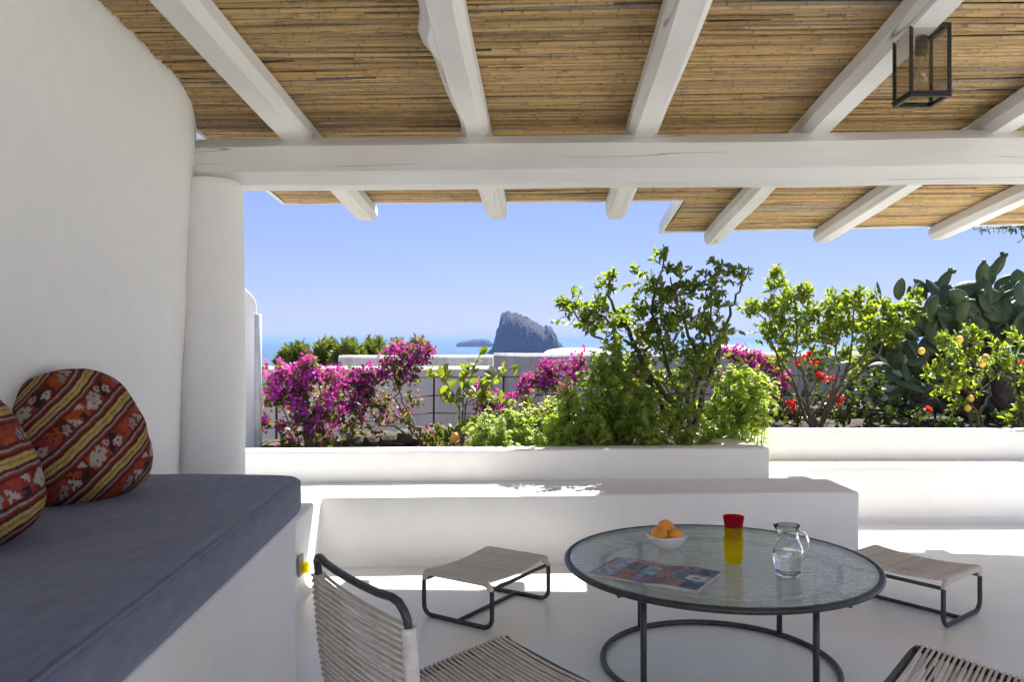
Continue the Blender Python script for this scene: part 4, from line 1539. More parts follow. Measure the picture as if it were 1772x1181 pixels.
def finish_wood(TW, name, mat, parent):
    loc = Vector(parent.location)
    TW.v = [tuple(Vector(v_) - loc) for v_ in TW.v]
    return TW.build(name, mat, parent, sm=True)


# --- lemon tree in the planter
def lemon_tree(base, Y, clumps, limbs, L, label, singles, fruits=(), group='lemon trees in the planters', mat='leaf_lemon', tint=(0.15, 0.8), dens=1.0, r0=0.032):
    t = plant('lemon_tree', base, label, 'tree', group)
    TW, TWG, LV = MB(), MB(), Leaves()
    for lm in limbs:
        pts = [Vector(base)] + [at(u, v, Y + dy) for (u, v, dy) in lm]
        limb(TW, pts, r0 * rng.uniform(0.6, 0.8), 0.005, 0.012)
    TW.tube([Vector(base) + Vector((0, 0, -0.1)), Vector(base) + Vector((0.005, 0, 0.03)), Vector(base) + Vector((0.0, 0.01, 0.10))], [r0 * 1.4, r0 * 1.2, r0], 9)
    for (u, v, pr, dy, k) in clumps:
        c = at(u, v, Y + dy)
        r = pr * Y / F
        sprays(LV, TWG, c, r, max(3, int(k * dens)), 9, L, 0.45, tint, 1.0)
    finish_wood(TW, 'trunk', M['bark'], t)
    tag(finish_wood(TWG, 'twigs', M['stem'], t), kind='stuff')
    LV.build('foliage', M[mat], t, singles)
    for (u, v, dy, r) in fruits:
        p = at(u, v, Y + dy) - Vector(base)
        b = MB(); b.lathe([(r * math.sin(math.pi * i / 10) + 1e-4, -r * 1.12 * math.cos(math.pi * i / 10)) for i in range(11)] + [(0.0004, r * 1.3)], n=14)
        o = b.build('lemon', M['lemon'], t, sm=True, loc=p); o.rotation_euler = (rng.uniform(-.5, .5), rng.uniform(-.5, .5), 0)
    return t

Y1 = 5.62
lemon_tree((1.216, Y1, 0.40), Y1,
    [(1000, 535, 34, 0.0, 10), (975, 528, 16, 0, 4), (1018, 560, 36, .05, 10), (1048, 560, 34, -.05, 9), (1052, 494, 22, 0, 5), (1062, 478, 10, 0, 2), (1040, 535, 26, .05, 6),
     (1085, 560, 32, .1, 8), (1105, 545, 30, -.05, 7), (1112, 470, 18, 0, 3), (1128, 500, 30, 0, 8), (1148, 442, 13, 0, 3), (1152, 470, 22, 0, 5), (1160, 505, 38, .05, 10),
     (1135, 545, 42, 0, 11), (1180, 545, 46, -.1, 12), (1195, 500, 26, .1, 6), (1228, 490, 30, 0, 8), (1240, 530, 34, .05, 9), (1215, 560, 44, 0, 10), (1262, 475, 20, 0, 4), (1290, 470, 17, 0, 4),
     (1240, 462, 14, 0, 3), (1262, 575, 18, .1, 4), (1150, 600, 50, .1, 10), (1200, 615, 55, 0, 11), (1105, 610, 36, .15, 7), (1180, 660, 55, .15, 10), (1130, 665, 45, .2, 8), (1230, 640, 45, .1, 8),
     (1075, 575, 24, .1, 4), (1160, 720, 50, .2, 8), (1210, 705, 45, .15, 7), (1150, 612, 36, -.15, 8), (1205, 640, 40, -.18, 9), (1172, 672, 36, -.22, 8), (1115, 585, 26, -.12, 5), (1232, 600, 30, -.12, 7), (1150, 570, 34, -.1, 7)],
    [[(1170, 700, 0), (1120, 640, .05), (1095, 600, .05), (1040, 545, 0), (1005, 535, 0)], [(1175, 690, .05), (1150, 620, .05), (1130, 540, 0), (1150, 440, 0)],
     [(1195, 690, -.05), (1205, 620, 0), (1180, 540, -.05), (1160, 480, 0)], [(1215, 690, 0), (1240, 620, .05), (1255, 560, .05), (1270, 510, 0), (1295, 468, 0)],
     [(1170, 700, .1), (1110, 650, .1), (1060, 605, .05), (1020, 570, .05), (980, 525, 0)], [(1200, 680, .1), (1230, 600, .05), (1230, 495, 0)], [(1110, 620, .1), (1080, 560, .05), (1050, 510, 0), (1062, 475, 0)]],
    0.058, 'largest lemon tree with glossy dark leaves in the long front planter', 120, dens=1.5)

Y2 = 7.0
c2 = [(1300, 535, 22, 0, 5), (1330, 545, 30, 0, 8), (1345, 500, 22, 0, 5), (1343, 475, 11, 0, 3), (1365, 530, 30, .1, 8), (1380, 515, 26, 0, 6), (1395, 505, 16, 0, 4), (1400, 550, 34, 0, 9), (1355, 575, 32, .1, 8),
      (1330, 590, 22, 0, 4), (1390, 590, 32, .1, 7), (1430, 540, 28, 0, 7), (1450, 525, 22, 0, 5), (1470, 520, 18, 0, 4), (1487, 512, 13, 0, 4), (1440, 580, 34, 0, 9), (1475, 570, 34, 0, 9), (1500, 560, 26, .1, 6),
      (1520, 575, 28, 0, 7), (1545, 560, 22, 0, 5), (1565, 535, 20, .1, 5), (1590, 515, 14, .1, 3), (1500, 600, 28, .1, 6), (1465, 610, 24, .1, 4), (1545, 590, 18, .1, 3), (1420, 610, 26, .1, 4), (1360, 610, 24, .1, 4), (1330, 570, 26, .15, 5), (1400, 575, 34, .15, 7), (1455, 560, 30, .1, 6), (1500, 535, 24, .1, 5), (1530, 545, 26, .1, 6), (1555, 575, 24, .1, 5), (1580, 550, 18, .1, 4), (1345, 630, 20, .2, 3), (1480, 640, 22, .2, 3)]
b2 = on(1405, 745, 0.44); b2 = Vector(((1407 - 886) * Y2 / F, Y2, 0.44))
lemon_tree(b2, Y2, c2,
    [[(1400, 715, 0), (1385, 690, 0), (1355, 650, .05), (1335, 590, 0), (1330, 545, 0)], [(1402, 712, 0), (1395, 670, 0), (1380, 620, 0), (1375, 540, 0)], [(1412, 712, 0), (1440, 680, 0), (1462, 650, 0), (1490, 620, 0), (1520, 575, 0)],
     [(1440, 680, .02), (1452, 640, .05), (1445, 590, 0), (1450, 530, 0)], [(1385, 690, .05), (1350, 620, 0), (1310, 540, 0)], [(1462, 650, .05), (1475, 610, .05), (1480, 520, 0)], [(1490, 640, .05), (1530, 600, .1), (1565, 540, .1)]],
    0.064, 'spreading lemon tree with bare forked trunk beside the red geraniums', 120, mat='leaf_lemon', tint=(0.35, 1.0), dens=2.5, r0=0.026)

Y3 = 6.75
c3 = [(1640, 600, 20, 0, 5), (1665, 620, 28, 0, 8), (1625, 640, 22, 0, 6), (1650, 650, 30, 0, 9), (1605, 648, 12, 0, 3), (1680, 590, 22, 0, 6), (1700, 640, 22, 0, 5), (1640, 675, 22, 0, 6), (1675, 665, 20, 0, 5), (1692, 575, 13, 0, 3), (1632, 585, 13, 0, 3), (1655, 700, 14, 0, 3)]
lemon_tree(Vector(((1690 - 886) * Y3 / F, Y3, 0.44)), Y3, c3,
    [[(1680, 720, 0), (1660, 690, 0), (1640, 650, 0), (1625, 620, 0)], [(1690, 715, 0), (1672, 670, 0), (1668, 610, 0), (1680, 580, 0)], [(1700, 715, 0), (1715, 685, 0), (1705, 630, 0)]],
    0.056, 'small low lemon tree bearing yellow lemons in front of the cactus', 80,
    [(1661, 588, -.1, .028), (1706, 620, -.1, .031), (1700, 630, -.16, .028), (1680, 690, -.1, .026), (1675, 707, -.1, .027), (1595, 608, -.05, .028)], tint=(0.4, 1.0), dens=1.8, r0=0.024)

# --- yellowing lemon shrub with large leaves (every leaf a part)
Ys = 6.15
sh = plant('lemon_shrub', Vector(((800 - 886) * Ys / F, Ys, 0.36)), 'young lemon shrub with large yellowing leaves beside the fence', 'shrub')
TW, LV = MB(), Leaves()
bs = Vector(sh.location)
stems = [[(795, 700), (765, 655), (745, 640)], [(800, 700), (803, 660), (808, 640)], [(803, 690), (815, 650), (832, 610)], [(805, 700), (835, 680), (862, 640)], [(800, 710), (780, 690), (762, 690)], [(806, 700), (840, 690), (872, 690)], [(800, 700), (775, 670), (770, 640)], [(806, 690), (850, 660), (890, 635)]]
for st in stems:
    pts = [bs] + [at(u, v, Ys + rng.uniform(-.1, .1)) for u, v in st]
    limb(TW, pts, 0.0065, 0.003, 0.006)
    for i in range(1, len(pts) - 1):
        for k in range(8):
            p = pts[i].lerp(pts[i + 1], k / 7)
            if i == 1 and k < 3: continue
            d = unit(rand_dirs(1, 0.5) * np.array([[1, .7, 1]]))
            l = rng.uniform(0.06, 0.105)
            LV.add(np.array([p]), d, unit(rand_dirs(1, 0.6) + np.array([[0, -0.7, 0]])), np.array([l]), np.array([l * 0.55]), np.array([min(1, max(0, rng.normal(0.30, 0.28)))]))
finish_wood(TW, 'stem', M['stem'], sh)
LV.build('foliage', M['leaf_young'], sh, singles=len(np.concatenate(LV.P)) - 6)
p = at(787, 757, Ys - .15) - bs
b = MB(); b.lathe([(0.03 * math.sin(math.pi * i / 10) + 1e-4, -0.036 * math.cos(math.pi * i / 10)) for i in range(11)], n=14); b.build('lemon', M['orange'], sh, sm=True, loc=p)

# --- scented geraniums: frilly pale green mounds
def fan_leaves(P, Nn, Rr, lobes=7):
    n = len(P)
    a = rng.normal(size=(n, 3)); X = unit(np.cross(Nn, a)); Yv = np.cross(Nn, X)
    vs = [P]
    m_ = lobes * 2
    ph = np.linspace(-2.6, 2.6, m_)
    for k in range(m_):
        rr_ = Rr * (1.0 if k % 2 else 0.62) * rng.uniform(0.85, 1.1, n)
        h = Rr * rng.uniform(-0.05, 0.45, n)
        vs.append(P + X * (rr_ * math.cos(ph[k]))[:, None] + Yv * (rr_ * math.sin(ph[k]))[:, None] + Nn * h[:, None])
    V = np.stack(vs, axis=1)
    base = (np.arange(n) * (m_ + 1))[:, None]
    t = np.array([[0, k, k + 1] for k in range(1, m_)])
    return V.reshape(-1, 3), (base[:, :, None] + t[None]).reshape(-1, 3), m_ + 1


def geranium(name, base, Y, clumps, label, cat, mat, rad, group=None, stemcol='stem'):
    t = plant(name, base, label, cat, group)
    P_, N_, R_, T_ = [], [], [], []
    TW = MB()
    bs = Vector(base)
    for (u, v, pr, dy, k) in clumps:
        c = at(u, v, Y + dy); r = pr * Y / F
        for s in range(int(k * 1.25)):
            tip = np.array(c) + rand_dirs(1, 0.2)[0] * r * rng.uniform(0.3, 1.25)
            tip[2] = max(tip[2], bs.z + 0.02)
            d = unit(tip - np.array(bs) + np.array([0, 0, 0.25]) + rng.normal(size=3) * 0.12)
            ln = rng.uniform(0.10, 0.24)
            st = tip - d * ln
            TW.tube([st - d * 0.05, st, tip], [0.0035, 0.003, 0.0015], 4, cap=False)
            m_ = 15
            ts = rng.uniform(0.0, 1.05, m_)
            out = unit(np.cross(np.tile(d, (m_, 1)), rng.normal(size=(m_, 3))))
            pp = st + d * (ln * ts)[:, None] + out * (rad * 1.1 * (1.15 - 0.7 * ts))[:, None]
            P_.append(pp); N_.append(unit(out * 0.7 + d * (0.5 + ts)[:, None] + np.array([0, -0.35, 0.6]) + rng.normal(size=(m_, 3)) * 0.25))
            R_.append(1.22 * rad * rng.uniform(0.7, 1.2, m_) * (1.1 - 0.45 * ts))
            bt = rng.uniform(0.30, 0.85)
            T_.append(np.clip(bt + 0.55 * (ts - 0.5) + rng.normal(0, 0.1, m_), 0, 1))
    P, Nn, Rr, T = [np.concatenate(x) for x in (P_, N_, R_, T_)]
    V, Tt, per = fan_leaves(P, Nn, Rr)
    V = V - np.array(bs)
    me = np_mesh('foliage', V, np.zeros((0, 4), int), Tt, M[mat], np.repeat(T, per))
    tag(link('foliage', me, t), kind='stuff')
    tag(finish_wood(TW, 'stems', M[stemcol], t), kind='stuff')
    return t

Yg = 5.42
geranium('scented_geranium', Vector(((860 - 886) * Yg / F, Yg, 0.40)), Yg, [(825, 760, 34, 0, 13), (860, 745, 40, 0, 16), (905, 755, 40, 0, 16), (880, 720, 28, .05, 9), (810, 772, 22, 0, 6), (925, 725, 30, .1, 9), (890, 770, 36, -.05, 12), (845, 775, 30, -.05, 10)],
         'frilly pale green geranium mound at the left of the front planter', 'plant', 'leaf_pelarg', 0.024, 'scented geraniums in the front planter')
geranium('scented_geranium', Vector(((985 - 886) * Yg / F, Yg, 0.40)), Yg, [(965, 740, 42, 0, 17), (1000, 715, 42, 0, 17), (975, 690, 30, .05, 10), (1015, 750, 42, 0, 16), (1035, 700, 30, 0, 9), (950, 770, 36, -.05, 12), (1000, 775, 40, -.05, 12), (985, 665, 18, .05, 5)],
         'frilly pale green geranium mound in the middle of the front planter', 'plant', 'leaf_pelarg', 0.025, 'scented geraniums in the front planter')
geranium('scented_geranium', Vector(((1075 - 886) * Yg / F, Yg + .1, 0.40)), Yg + .1, [(1050, 620, 32, 0, 12), (1062, 590, 22, 0, 6), (1035, 650, 30, 0, 10), (1075, 660, 46, 0, 18), (1090, 700, 50, 0, 18), (1060, 740, 46, 0, 16), (1100, 750, 46, 0, 15), (1125, 690, 40, .05, 11), (1150, 740, 46, .05, 12), (1045, 690, 30, 0, 8), (1095, 620, 24, .1, 6), (1120, 720, 36, -.2, 9), (1215, 700, 30, -.15, 6), (1195, 745, 28, -.15, 4)],
         'tall pale green geranium growing below the lemon tree trunk', 'plant', 'leaf_pelarg', 0.027, 'scented geraniums in the front planter')
geranium('scented_geranium', Vector(((1270 - 886) * 5.75 / F, 5.75, 0.42)), 5.75, [(1250, 690, 36, 0, 13), (1285, 670, 38, 0, 15), (1310, 690, 32, 0, 11), (1275, 640, 26, 0, 7), (1325, 650, 22, 0, 6), (1240, 735, 36, 0, 11), (1280, 725, 36, 0, 12), (1215, 745, 34, 0, 9), (1300, 640, 20, .05, 5), (1315, 715, 20, 0, 5)],
         'pale green geranium spilling over the right end of the front planter', 'plant', 'leaf_pelarg', 0.026, 'scented geraniums in the front planter')

# --- bougainvillea along the fence
def bougainvillea(base, Y, fl, lf, label, stems):
    t = plant('bougainvillea', base, label, 'climber', 'bougainvilleas on the iron fence')
    TW, LV, BR, OB = MB(), Leaves(), Leaves(), Leaves()
    bs = Vector(base)
    for st in stems:
        pts = [bs] + [at(u, v, Y + dy) for u, v, dy in st]
        limb(TW, pts, 0.013, 0.004, 0.02)
    for (u, v, pr, dy, k) in fl:
        c = np.array(at(u, v, Y + dy)); r = pr * Y / F
        n = int(k * 20)
        # bracts sit in sprays of several threes
        m_ = max(3, n // 9)
        cc = c + rand_dirs(m_, 0.1) * r * rng.uniform(0.2, 1.5, (m_, 1)) ** 0.8
        pid = rng.integers(0, m_, n)
        P = cc[pid] + rng.normal(size=(n, 3)) * 0.022
        D = rand_dirs(n, 0.3)
        l = rng.uniform(0.026, 0.042, n)
        base_t = rng.uniform(0.2, 0.8, m_)[pid]
        BR.add(P, D, rand_dirs(n, 0.2), l, l * 0.8, np.clip(base_t + rng.normal(0, 0.15, n), 0, 1))
        n2 = int(k * 9)
        P = c + rand_dirs(n2, -0.2) * r * rng.uniform(0.4, 1.1, (n2, 1)); l = rng.uniform(0.03, 0.05, n2)
        LV.add(P, rand_dirs(n2, 0.1), rand_dirs(n2, 0.8), l, l * 0.65, rng.uniform(0, 1, n2))
    for (u, v, pr, dy, k) in lf:
        c = at(u, v, Y + dy); r = pr * Y / F
        sprays(LV, TW, c, r, k, 8, 0.046, 0.0, (0.1, 0.9), wid=0.62)
        n3 = k * 4
        P = np.array(c) + rand_dirs(n3, 0.2) * r * rng.uniform(0.3, 1.0, (n3, 1)); l = rng.uniform(0.025, 0.035, n3)
        OB.add(P, rand_dirs(n3, 0.2), rand_dirs(n3, 0.2), l, l * .8, rng.uniform(0, 1, n3))
    finish_wood(TW, 'stem', M['stem'], t)
    BR.build('bracts', M['bract'], t)
    LV.build('foliage', M['leaf_boug'], t)
    OB.build('faded_bracts', M['bract_old'], t)
    return t

bougainvillea(at(530, 775, 6.5) , 6.45,
    [(505, 648, 24, 0, 6), (525, 634, 14, 0, 3), (565, 660, 16, 0, 3), (580, 680, 14, 0, 3), (575, 648, 12, 0, 2), (490, 655, 18, 0, 4), (535, 645, 18, 0, 4), (470, 670, 18, 0, 4), (480, 680, 18, -.05, 6), (510, 675, 24, 0, 5), (545, 650, 14, 0, 3), (540, 632, 12, 0, 3), (500, 690, 18, 0, 4),
     (455, 640, 8, .1, 1), (525, 700, 20, 0, 4), (530, 720, 22, -.05, 9), (545, 730, 18, -.05, 6), (460, 735, 14, 0, 3), (485, 735, 12, 0, 2), (490, 772, 12, 0, 2), (565, 715, 20, 0, 4), (570, 750, 8, 0, 1), (505, 760, 8, 0, 1)],
    [(550, 655, 22, 0, 8), (530, 670, 24, 0, 6), (480, 650, 22, .1, 4), (520, 745, 26, 0, 8), (545, 755, 22, 0, 7), (500, 705, 18, .05, 4), (490, 745, 14, 0, 3), (555, 690, 24, .05, 5), (500, 770, 18, 0, 6), (465, 690, 16, .05, 4), (525, 690, 24, 0, 7), (515, 725, 22, 0, 7), (555, 725, 22, 0, 6), (570, 770, 20, 0, 6), (480, 700, 18, 0, 4)],
    'magenta bougainvillea at the left end of the fence beside the pipe', [[(535, 740, 0), (520, 690, 0), (500, 640, 0)], [(540, 745, 0), (550, 690, 0), (545, 640, 0)], [(510, 745, 0), (470, 690, 0)], [(500, 770, 0), (480, 740, 0)]])
bougainvillea(at(732, 768, 7.3), 7.0,
    [(600, 655, 22, -.1, 7), (625, 660, 22, -.1, 8), (635, 648, 14, -.1, 5), (610, 680, 20, -.1, 5), (585, 668, 12, -.1, 3), (565, 690, 14, -.05, 3), (640, 675, 16, 0, 4), (600, 705, 18, -.1, 4), (585, 715, 18, -.1, 4), (575, 725, 16, -.1, 3), (615, 720, 14, 0, 2),
     (660, 640, 18, 0, 4), (680, 620, 20, 0, 5), (700, 612, 16, 0, 5), (725, 610, 18, 0, 5), (735, 622, 12, 0, 3), (655, 660, 12, 0, 2), (705, 630, 14, 0, 3), (670, 720, 12, .1, 2), (700, 715, 12, .1, 2), (745, 605, 6, 0, 1), (735, 745, 8, 0, 1), (715, 660, 12, 0, 2)],
    [(610, 690, 24, 0, 8), (640, 685, 26, 0, 8), (680, 650, 28, 0, 9), (700, 640, 24, 0, 8), (620, 735, 24, 0, 7), (650, 745, 20, 0, 5), (690, 670, 20, 0, 5), (740, 600, 12, 0, 3), (725, 595, 10, 0, 2), (665, 690, 16, 0, 3), (695, 725, 16, 0, 4), (640, 710, 22, 0, 7), (585, 735, 18, 0, 5), (570, 690, 20, 0, 6), (605, 745, 22, 0, 7), (660, 700, 20, 0, 6), (715, 690, 18, 0, 5), (720, 640, 16, 0, 4), (590, 665, 22, .1, 6)],
    'magenta bougainvillea spread over the middle of the fence left of the shrub', [[(715, 740, 0), (680, 715, 0), (640, 700, -.05), (610, 670, -.1)], [(710, 735, 0), (685, 690, 0), (685, 640, 0), (715, 605, 0)], [(700, 750, 0), (650, 735, 0), (600, 715, -.1)], [(725, 740, 0), (700, 700, 0), (680, 650, 0)]])
bougainvillea(at(860, 765, 7.6), 7.4,
    [(830, 670, 16, 0, 3), (840, 690, 18, 0, 4), (850, 700, 16, 0, 4), (862, 715, 12, 0, 2), (835, 710, 14, 0, 3), (905, 670, 14, 0, 3), (912, 655, 8, 0, 2), (945, 650, 18, 0, 5), (930, 660, 14, 0, 4), (955, 640, 14, 0, 4), (960, 660, 14, 0, 3), (975, 635, 8, 0, 2),
     (1005, 630, 14, 0, 4), (1010, 645, 14, 0, 4), (995, 650, 12, 0, 3), (1000, 615, 7, 0, 1), (975, 680, 14, 0, 2), (1085, 655, 12, 0, 2), (1105, 655, 10, 0, 2), (1080, 665, 10, 0, 2), (880, 690, 12, 0, 2)],
    [(845, 690, 24, 0, 6), (940, 670, 24, 0, 8), (960, 680, 22, 0, 6), (905, 690, 18, 0, 4), (1005, 650, 18, 0, 4), (920, 720, 26, 0, 7), (870, 740, 24, 0, 7), (830, 745, 22, 0, 6), (960, 715, 26, 0, 7), (770, 765, 24, 0, 7), (745, 770, 22, 0, 6)],
    'magenta bougainvillea behind the frilly geraniums in the centre', [[(850, 730, 0), (840, 690, 0)], [(880, 730, 0), (930, 690, 0), (950, 650, 0)], [(900, 740, 0), (980, 680, 0), (1005, 640, 0)]])
bougainvillea(at(1290, 740, 7.8), 7.6,
    [(1262, 612, 12, 0, 4), (1275, 615, 12, 0, 4), (1290, 618, 14, 0, 5), (1305, 620, 14, 0, 5), (1325, 625, 12, 0, 4), (1340, 640, 10, 0, 3), (1255, 650, 10, 0, 2), (1355, 660, 12, 0, 3), (1350, 675, 10, 0, 2), (1300, 640, 14, 0, 3), (1340, 690, 8, 0, 2), (1245, 605, 8, 0, 1)],
    [(1280, 630, 20, 0, 5), (1320, 640, 20, 0, 6), (1345, 670, 18, 0, 5), (1310, 670, 22, 0, 6), (1350, 700, 16, 0, 4)],
    'magenta bougainvillea between the two larger lemon trees', [[(1300, 700, 0), (1300, 640, 0)], [(1310, 700, 0), (1345, 660, 0)]])

# low green filler plants in the bed under the fence
for (u, Yp, cl, lab) in [(760, 6.3, [(745, 765, 22, 0, 8), (775, 760, 24, .1, 9), (800, 745, 24, .15, 8), (760, 745, 18, .1, 5), (825, 735, 22, .2, 7), (850, 725, 22, .2, 6)], 'low olive green foliage plant at the foot of the young lemon shrub'),
                         (950, 6.4, [(930, 735, 26, 0, 9), (960, 720, 28, .1, 10), (900, 735, 24, 0, 8), (985, 700, 26, .1, 8), (870, 750, 24, 0, 7), (915, 705, 20, .1, 5)], 'dark green leafy plant behind the frilly geranium mounds')]:
    t = plant('foliage_plant', Vector(((u - 886) * Yp / F, Yp, 0.36)), lab, 'plant')
    TW, LV = MB(), Leaves()
    for (a_, v, pr, dy, k) in cl:
        sprays(LV, TW, at(a_, v, Yp + dy), pr * Yp / F, k, 9, 0.05, 0.15, (0.15, 0.8), wid=0.55)
        limb(TW, [Vector(t.location), at(a_, v, Yp + dy)], 0.006, 0.003, 0.01)
    tag(finish_wood(TW, 'stems', M['stem'], t), kind='stuff')
    LV.build('foliage', M['leaf_boug'], t)

# --- red geraniums and dark shrubs under the second lemon tree
def red_geranium(base, Y, fl, lf, label):
    t = plant('red_geranium', base, label, 'plant', 'red geraniums by the stone wall')
    TW, LV, BR = MB(), Leaves(), Leaves()
    for (u, v, pr, dy, k) in lf:
        sprays(LV, TW, at(u, v, Y + dy), pr * Y / F, k, 8, 0.052, 0.1, (0.1, 0.9), wid=0.85)
    for (u, v, pr) in fl:
        c = np.array(at(u, v, Y - .12)); r = pr * Y / F
        n = int(18 + pr * 4)
        P = c + rand_dirs(n, .3) * r * rng.uniform(0.3, 1, (n, 1)); l = rng.uniform(0.022, 0.034, n)
        BR.add(P, rand_dirs(n, 0.2), rand_dirs(n, 0.3) + np.array([0, -.6, 0]), l * .8, l * .8, rng.uniform(0, 1, n))
        limb(TW, [Vector(base), Vector(c)], 0.006, 0.003, 0.01)
    tag(finish_wood(TW, 'stems', M['stem'], t), kind='stuff')
    LV.build('foliage', M['leaf_dark'], t)
    BR.build('petals', M['red'], t)

red_geranium(at(1380, 735, 7.7), 7.7, [(1370, 702, 8), (1362, 700, 6), (1395, 620, 8), (1410, 628, 7), (1380, 630, 5), (1345, 622, 5), (1424, 654, 9), (1417, 650, 6), (1444, 655, 6), (1403, 612, 5), (1440, 595, 3)],
             [(1360, 680, 26, 0, 9), (1330, 660, 20, 0, 5), (1400, 650, 28, .05, 7), (1430, 640, 26, .05, 6), (1350, 715, 18, 0, 5), (1420, 680, 24, .1, 6)], 'red geranium climbing behind the forked trunk of the lemon tree')
red_geranium(at(1470, 735, 7.3), 7.3, [(1446, 695, 11), (1452, 690, 9), (1440, 688, 7)],
             [(1460, 700, 26, .1, 10), (1490, 690, 28, .1, 11), (1520, 680, 28, .2, 11), (1450, 730, 24, 0, 8), (1500, 725, 26, 0, 9), (1540, 705, 24, .1, 8), (1470, 665, 22, .2, 7), (1510, 650, 24, .2, 7), (1500, 745, 24, -.1, 8)], 'bushy red geranium low between the forked lemon tree and the cactus')
red_geranium(at(1330, 740, 7.9), 7.9, [(1372, 708, 5)], [(1300, 715, 22, 0, 8), (1330, 705, 24, 0, 9), (1365, 725, 22, 0, 8), (1280, 700, 20, 0, 6), (1395, 730, 22, .1, 8), (1340, 740, 20, -.1, 6), (1430, 710, 22, 0, 8), (1310, 680, 20, .1, 6)], 'dark leafy geranium bush left of the forked lemon trunk, almost without blooms')
red_geranium(at(1610, 735, 6.9), 6.95, [(1606, 710, 5), (1769, 627, 4)], [(1600, 730, 24, .1, 7), (1640, 735, 26, .1, 8), (1570, 725, 24, .2, 7), (1700, 735, 28, .1, 8), (1740, 730, 26, .1, 7)], 'small red geranium with one bloom below the cactus')

# shrub at the right edge in front of the cactus trunk
t = plant('green_shrub', at(1765, 745, 6.6), 'mid green leafy shrub cut off by the right edge of the photo', 'shrub')
TW, LV = MB(), Leaves()
for (u, v, r_, k) in [(1735, 600, 26, 9), (1760, 590, 24, 8), (1750, 640, 30, 10), (1775, 650, 30, 9), (1725, 620, 20, 6), (1770, 700, 24, 7), (1790, 610, 30, 8), (1760, 725, 20, 6)]:
    sprays(LV, TW, at(u, v, 6.6 + rng.uniform(-.1, .1)), r_ * 6.6 / F, k, 9, 0.062, 0.2, (0.2, 0.7), wid=0.34)
limb(TW, [Vector(t.location), at(1762, 690, 6.6), at(1750, 620, 6.6)], 0.018, 0.006)
limb(TW, [Vector(t.location), at(1775, 690, 6.6), at(1785, 620, 6.6)], 0.016, 0.006)
finish_wood(TW, 'stem', M['bark'], t)
LV.build('foliage', M['leaf_lemon'], t, 40)

# --- prickly pear
Yc = 8.0
cac = plant('prickly_pear', Vector(((1735 - 886) * Yc / F, Yc, 0.40)), 'huge dark green prickly pear cactus on the right', 'cactus')
cb = Vector(cac.location)
def pad_mesh(k):
    b = MB()
    ny_, nx_ = 12, 16
    vs, fs = [], []
    for j in range(ny_ + 1):
        t = j / ny_
        wdt = math.sin(math.pi * min(1, t ** 0.78)) ** 0.62 * 0.5 * (0.82 + 0.32 * t) if 0 < t < 1 else 0.02
        for i in range(nx_):
            a = 2 * math.pi * i / nx_
            bend = 0.06 * math.sin(math.pi * t) * (k - 1)
            vs.append((wdt * math.cos(a), t, 0.075 * math.sin(a) * (0.35 + math.sin(math.pi * t)) * (1.2 - 0.4 * t) + bend + 0.02 * noise.noise(Vector((math.cos(a), t * 3, k * 5.0)))))
    for j in range(ny_):
        for i in range(nx_):
            l = (i + 1) % nx_
            fs.append((j * nx_ + i, j * nx_ + l, (j + 1) * nx_ + l, (j + 1) * nx_ + i))
    b.add(vs, fs)
    return b.mesh('pad', M['pad'], True)
PADS = [pad_mesh(k) for k in range(3)]
fb = MB(); fb.lathe([(0.001, 0.0), (0.35, 0.12), (0.46, 0.5), (0.42, 0.85), (0.30, 0.98), (0.001, 0.95)], n=10)
FRUIT = fb.mesh('fruit', M['pad'], True)

def pad(u, v, ang, lpx, wr=0.55, dy=0.0, face=None, fruit=0):
    """pad with its foot at photo position (u, v), pointing ang degrees from straight up (clockwise)"""
    p = at(u, v, Yc + dy); L = lpx * (Yc + dy) / F
    a = R(ang)
    d = Vector((math.sin(a), rng.uniform(-.35, .25), math.cos(a))).normalized()
    fz = Vector((rng.normal() * 0.6, -1, rng.normal() * 0.5)) if face is None else Vector(face)
    nz = (fz - d * fz.dot(d)).normalized(); x = d.cross(nz)
    o = link('pad', PADS[int(rng.integers(0, 3))], cac)
    mw = Matrix.Translation(p - cb) @ Matrix((x, d, nz)).transposed().to_4x4() @ Matrix.Diagonal((L * wr, L, L * 0.85, 1))
    o.matrix_basis = mw
    for k in range(fruit):
        tt = Vector(p - cb) + d * L * 0.985 + x * L * wr * (k - (fruit - 1) / 2) * 0.35 - d * L * 0.06 * abs(k - (fruit - 1) / 2)
        f_ = link('fruit', FRUIT, o)
        s = rng.uniform(0.05, 0.065)
        f_.matrix_basis = mw.inverted() @ Matrix.Translation(tt) @ Matrix((x, d, nz)).transposed().to_4x4() @ Matrix.Diagonal((s * .8, s, s * .8, 1))

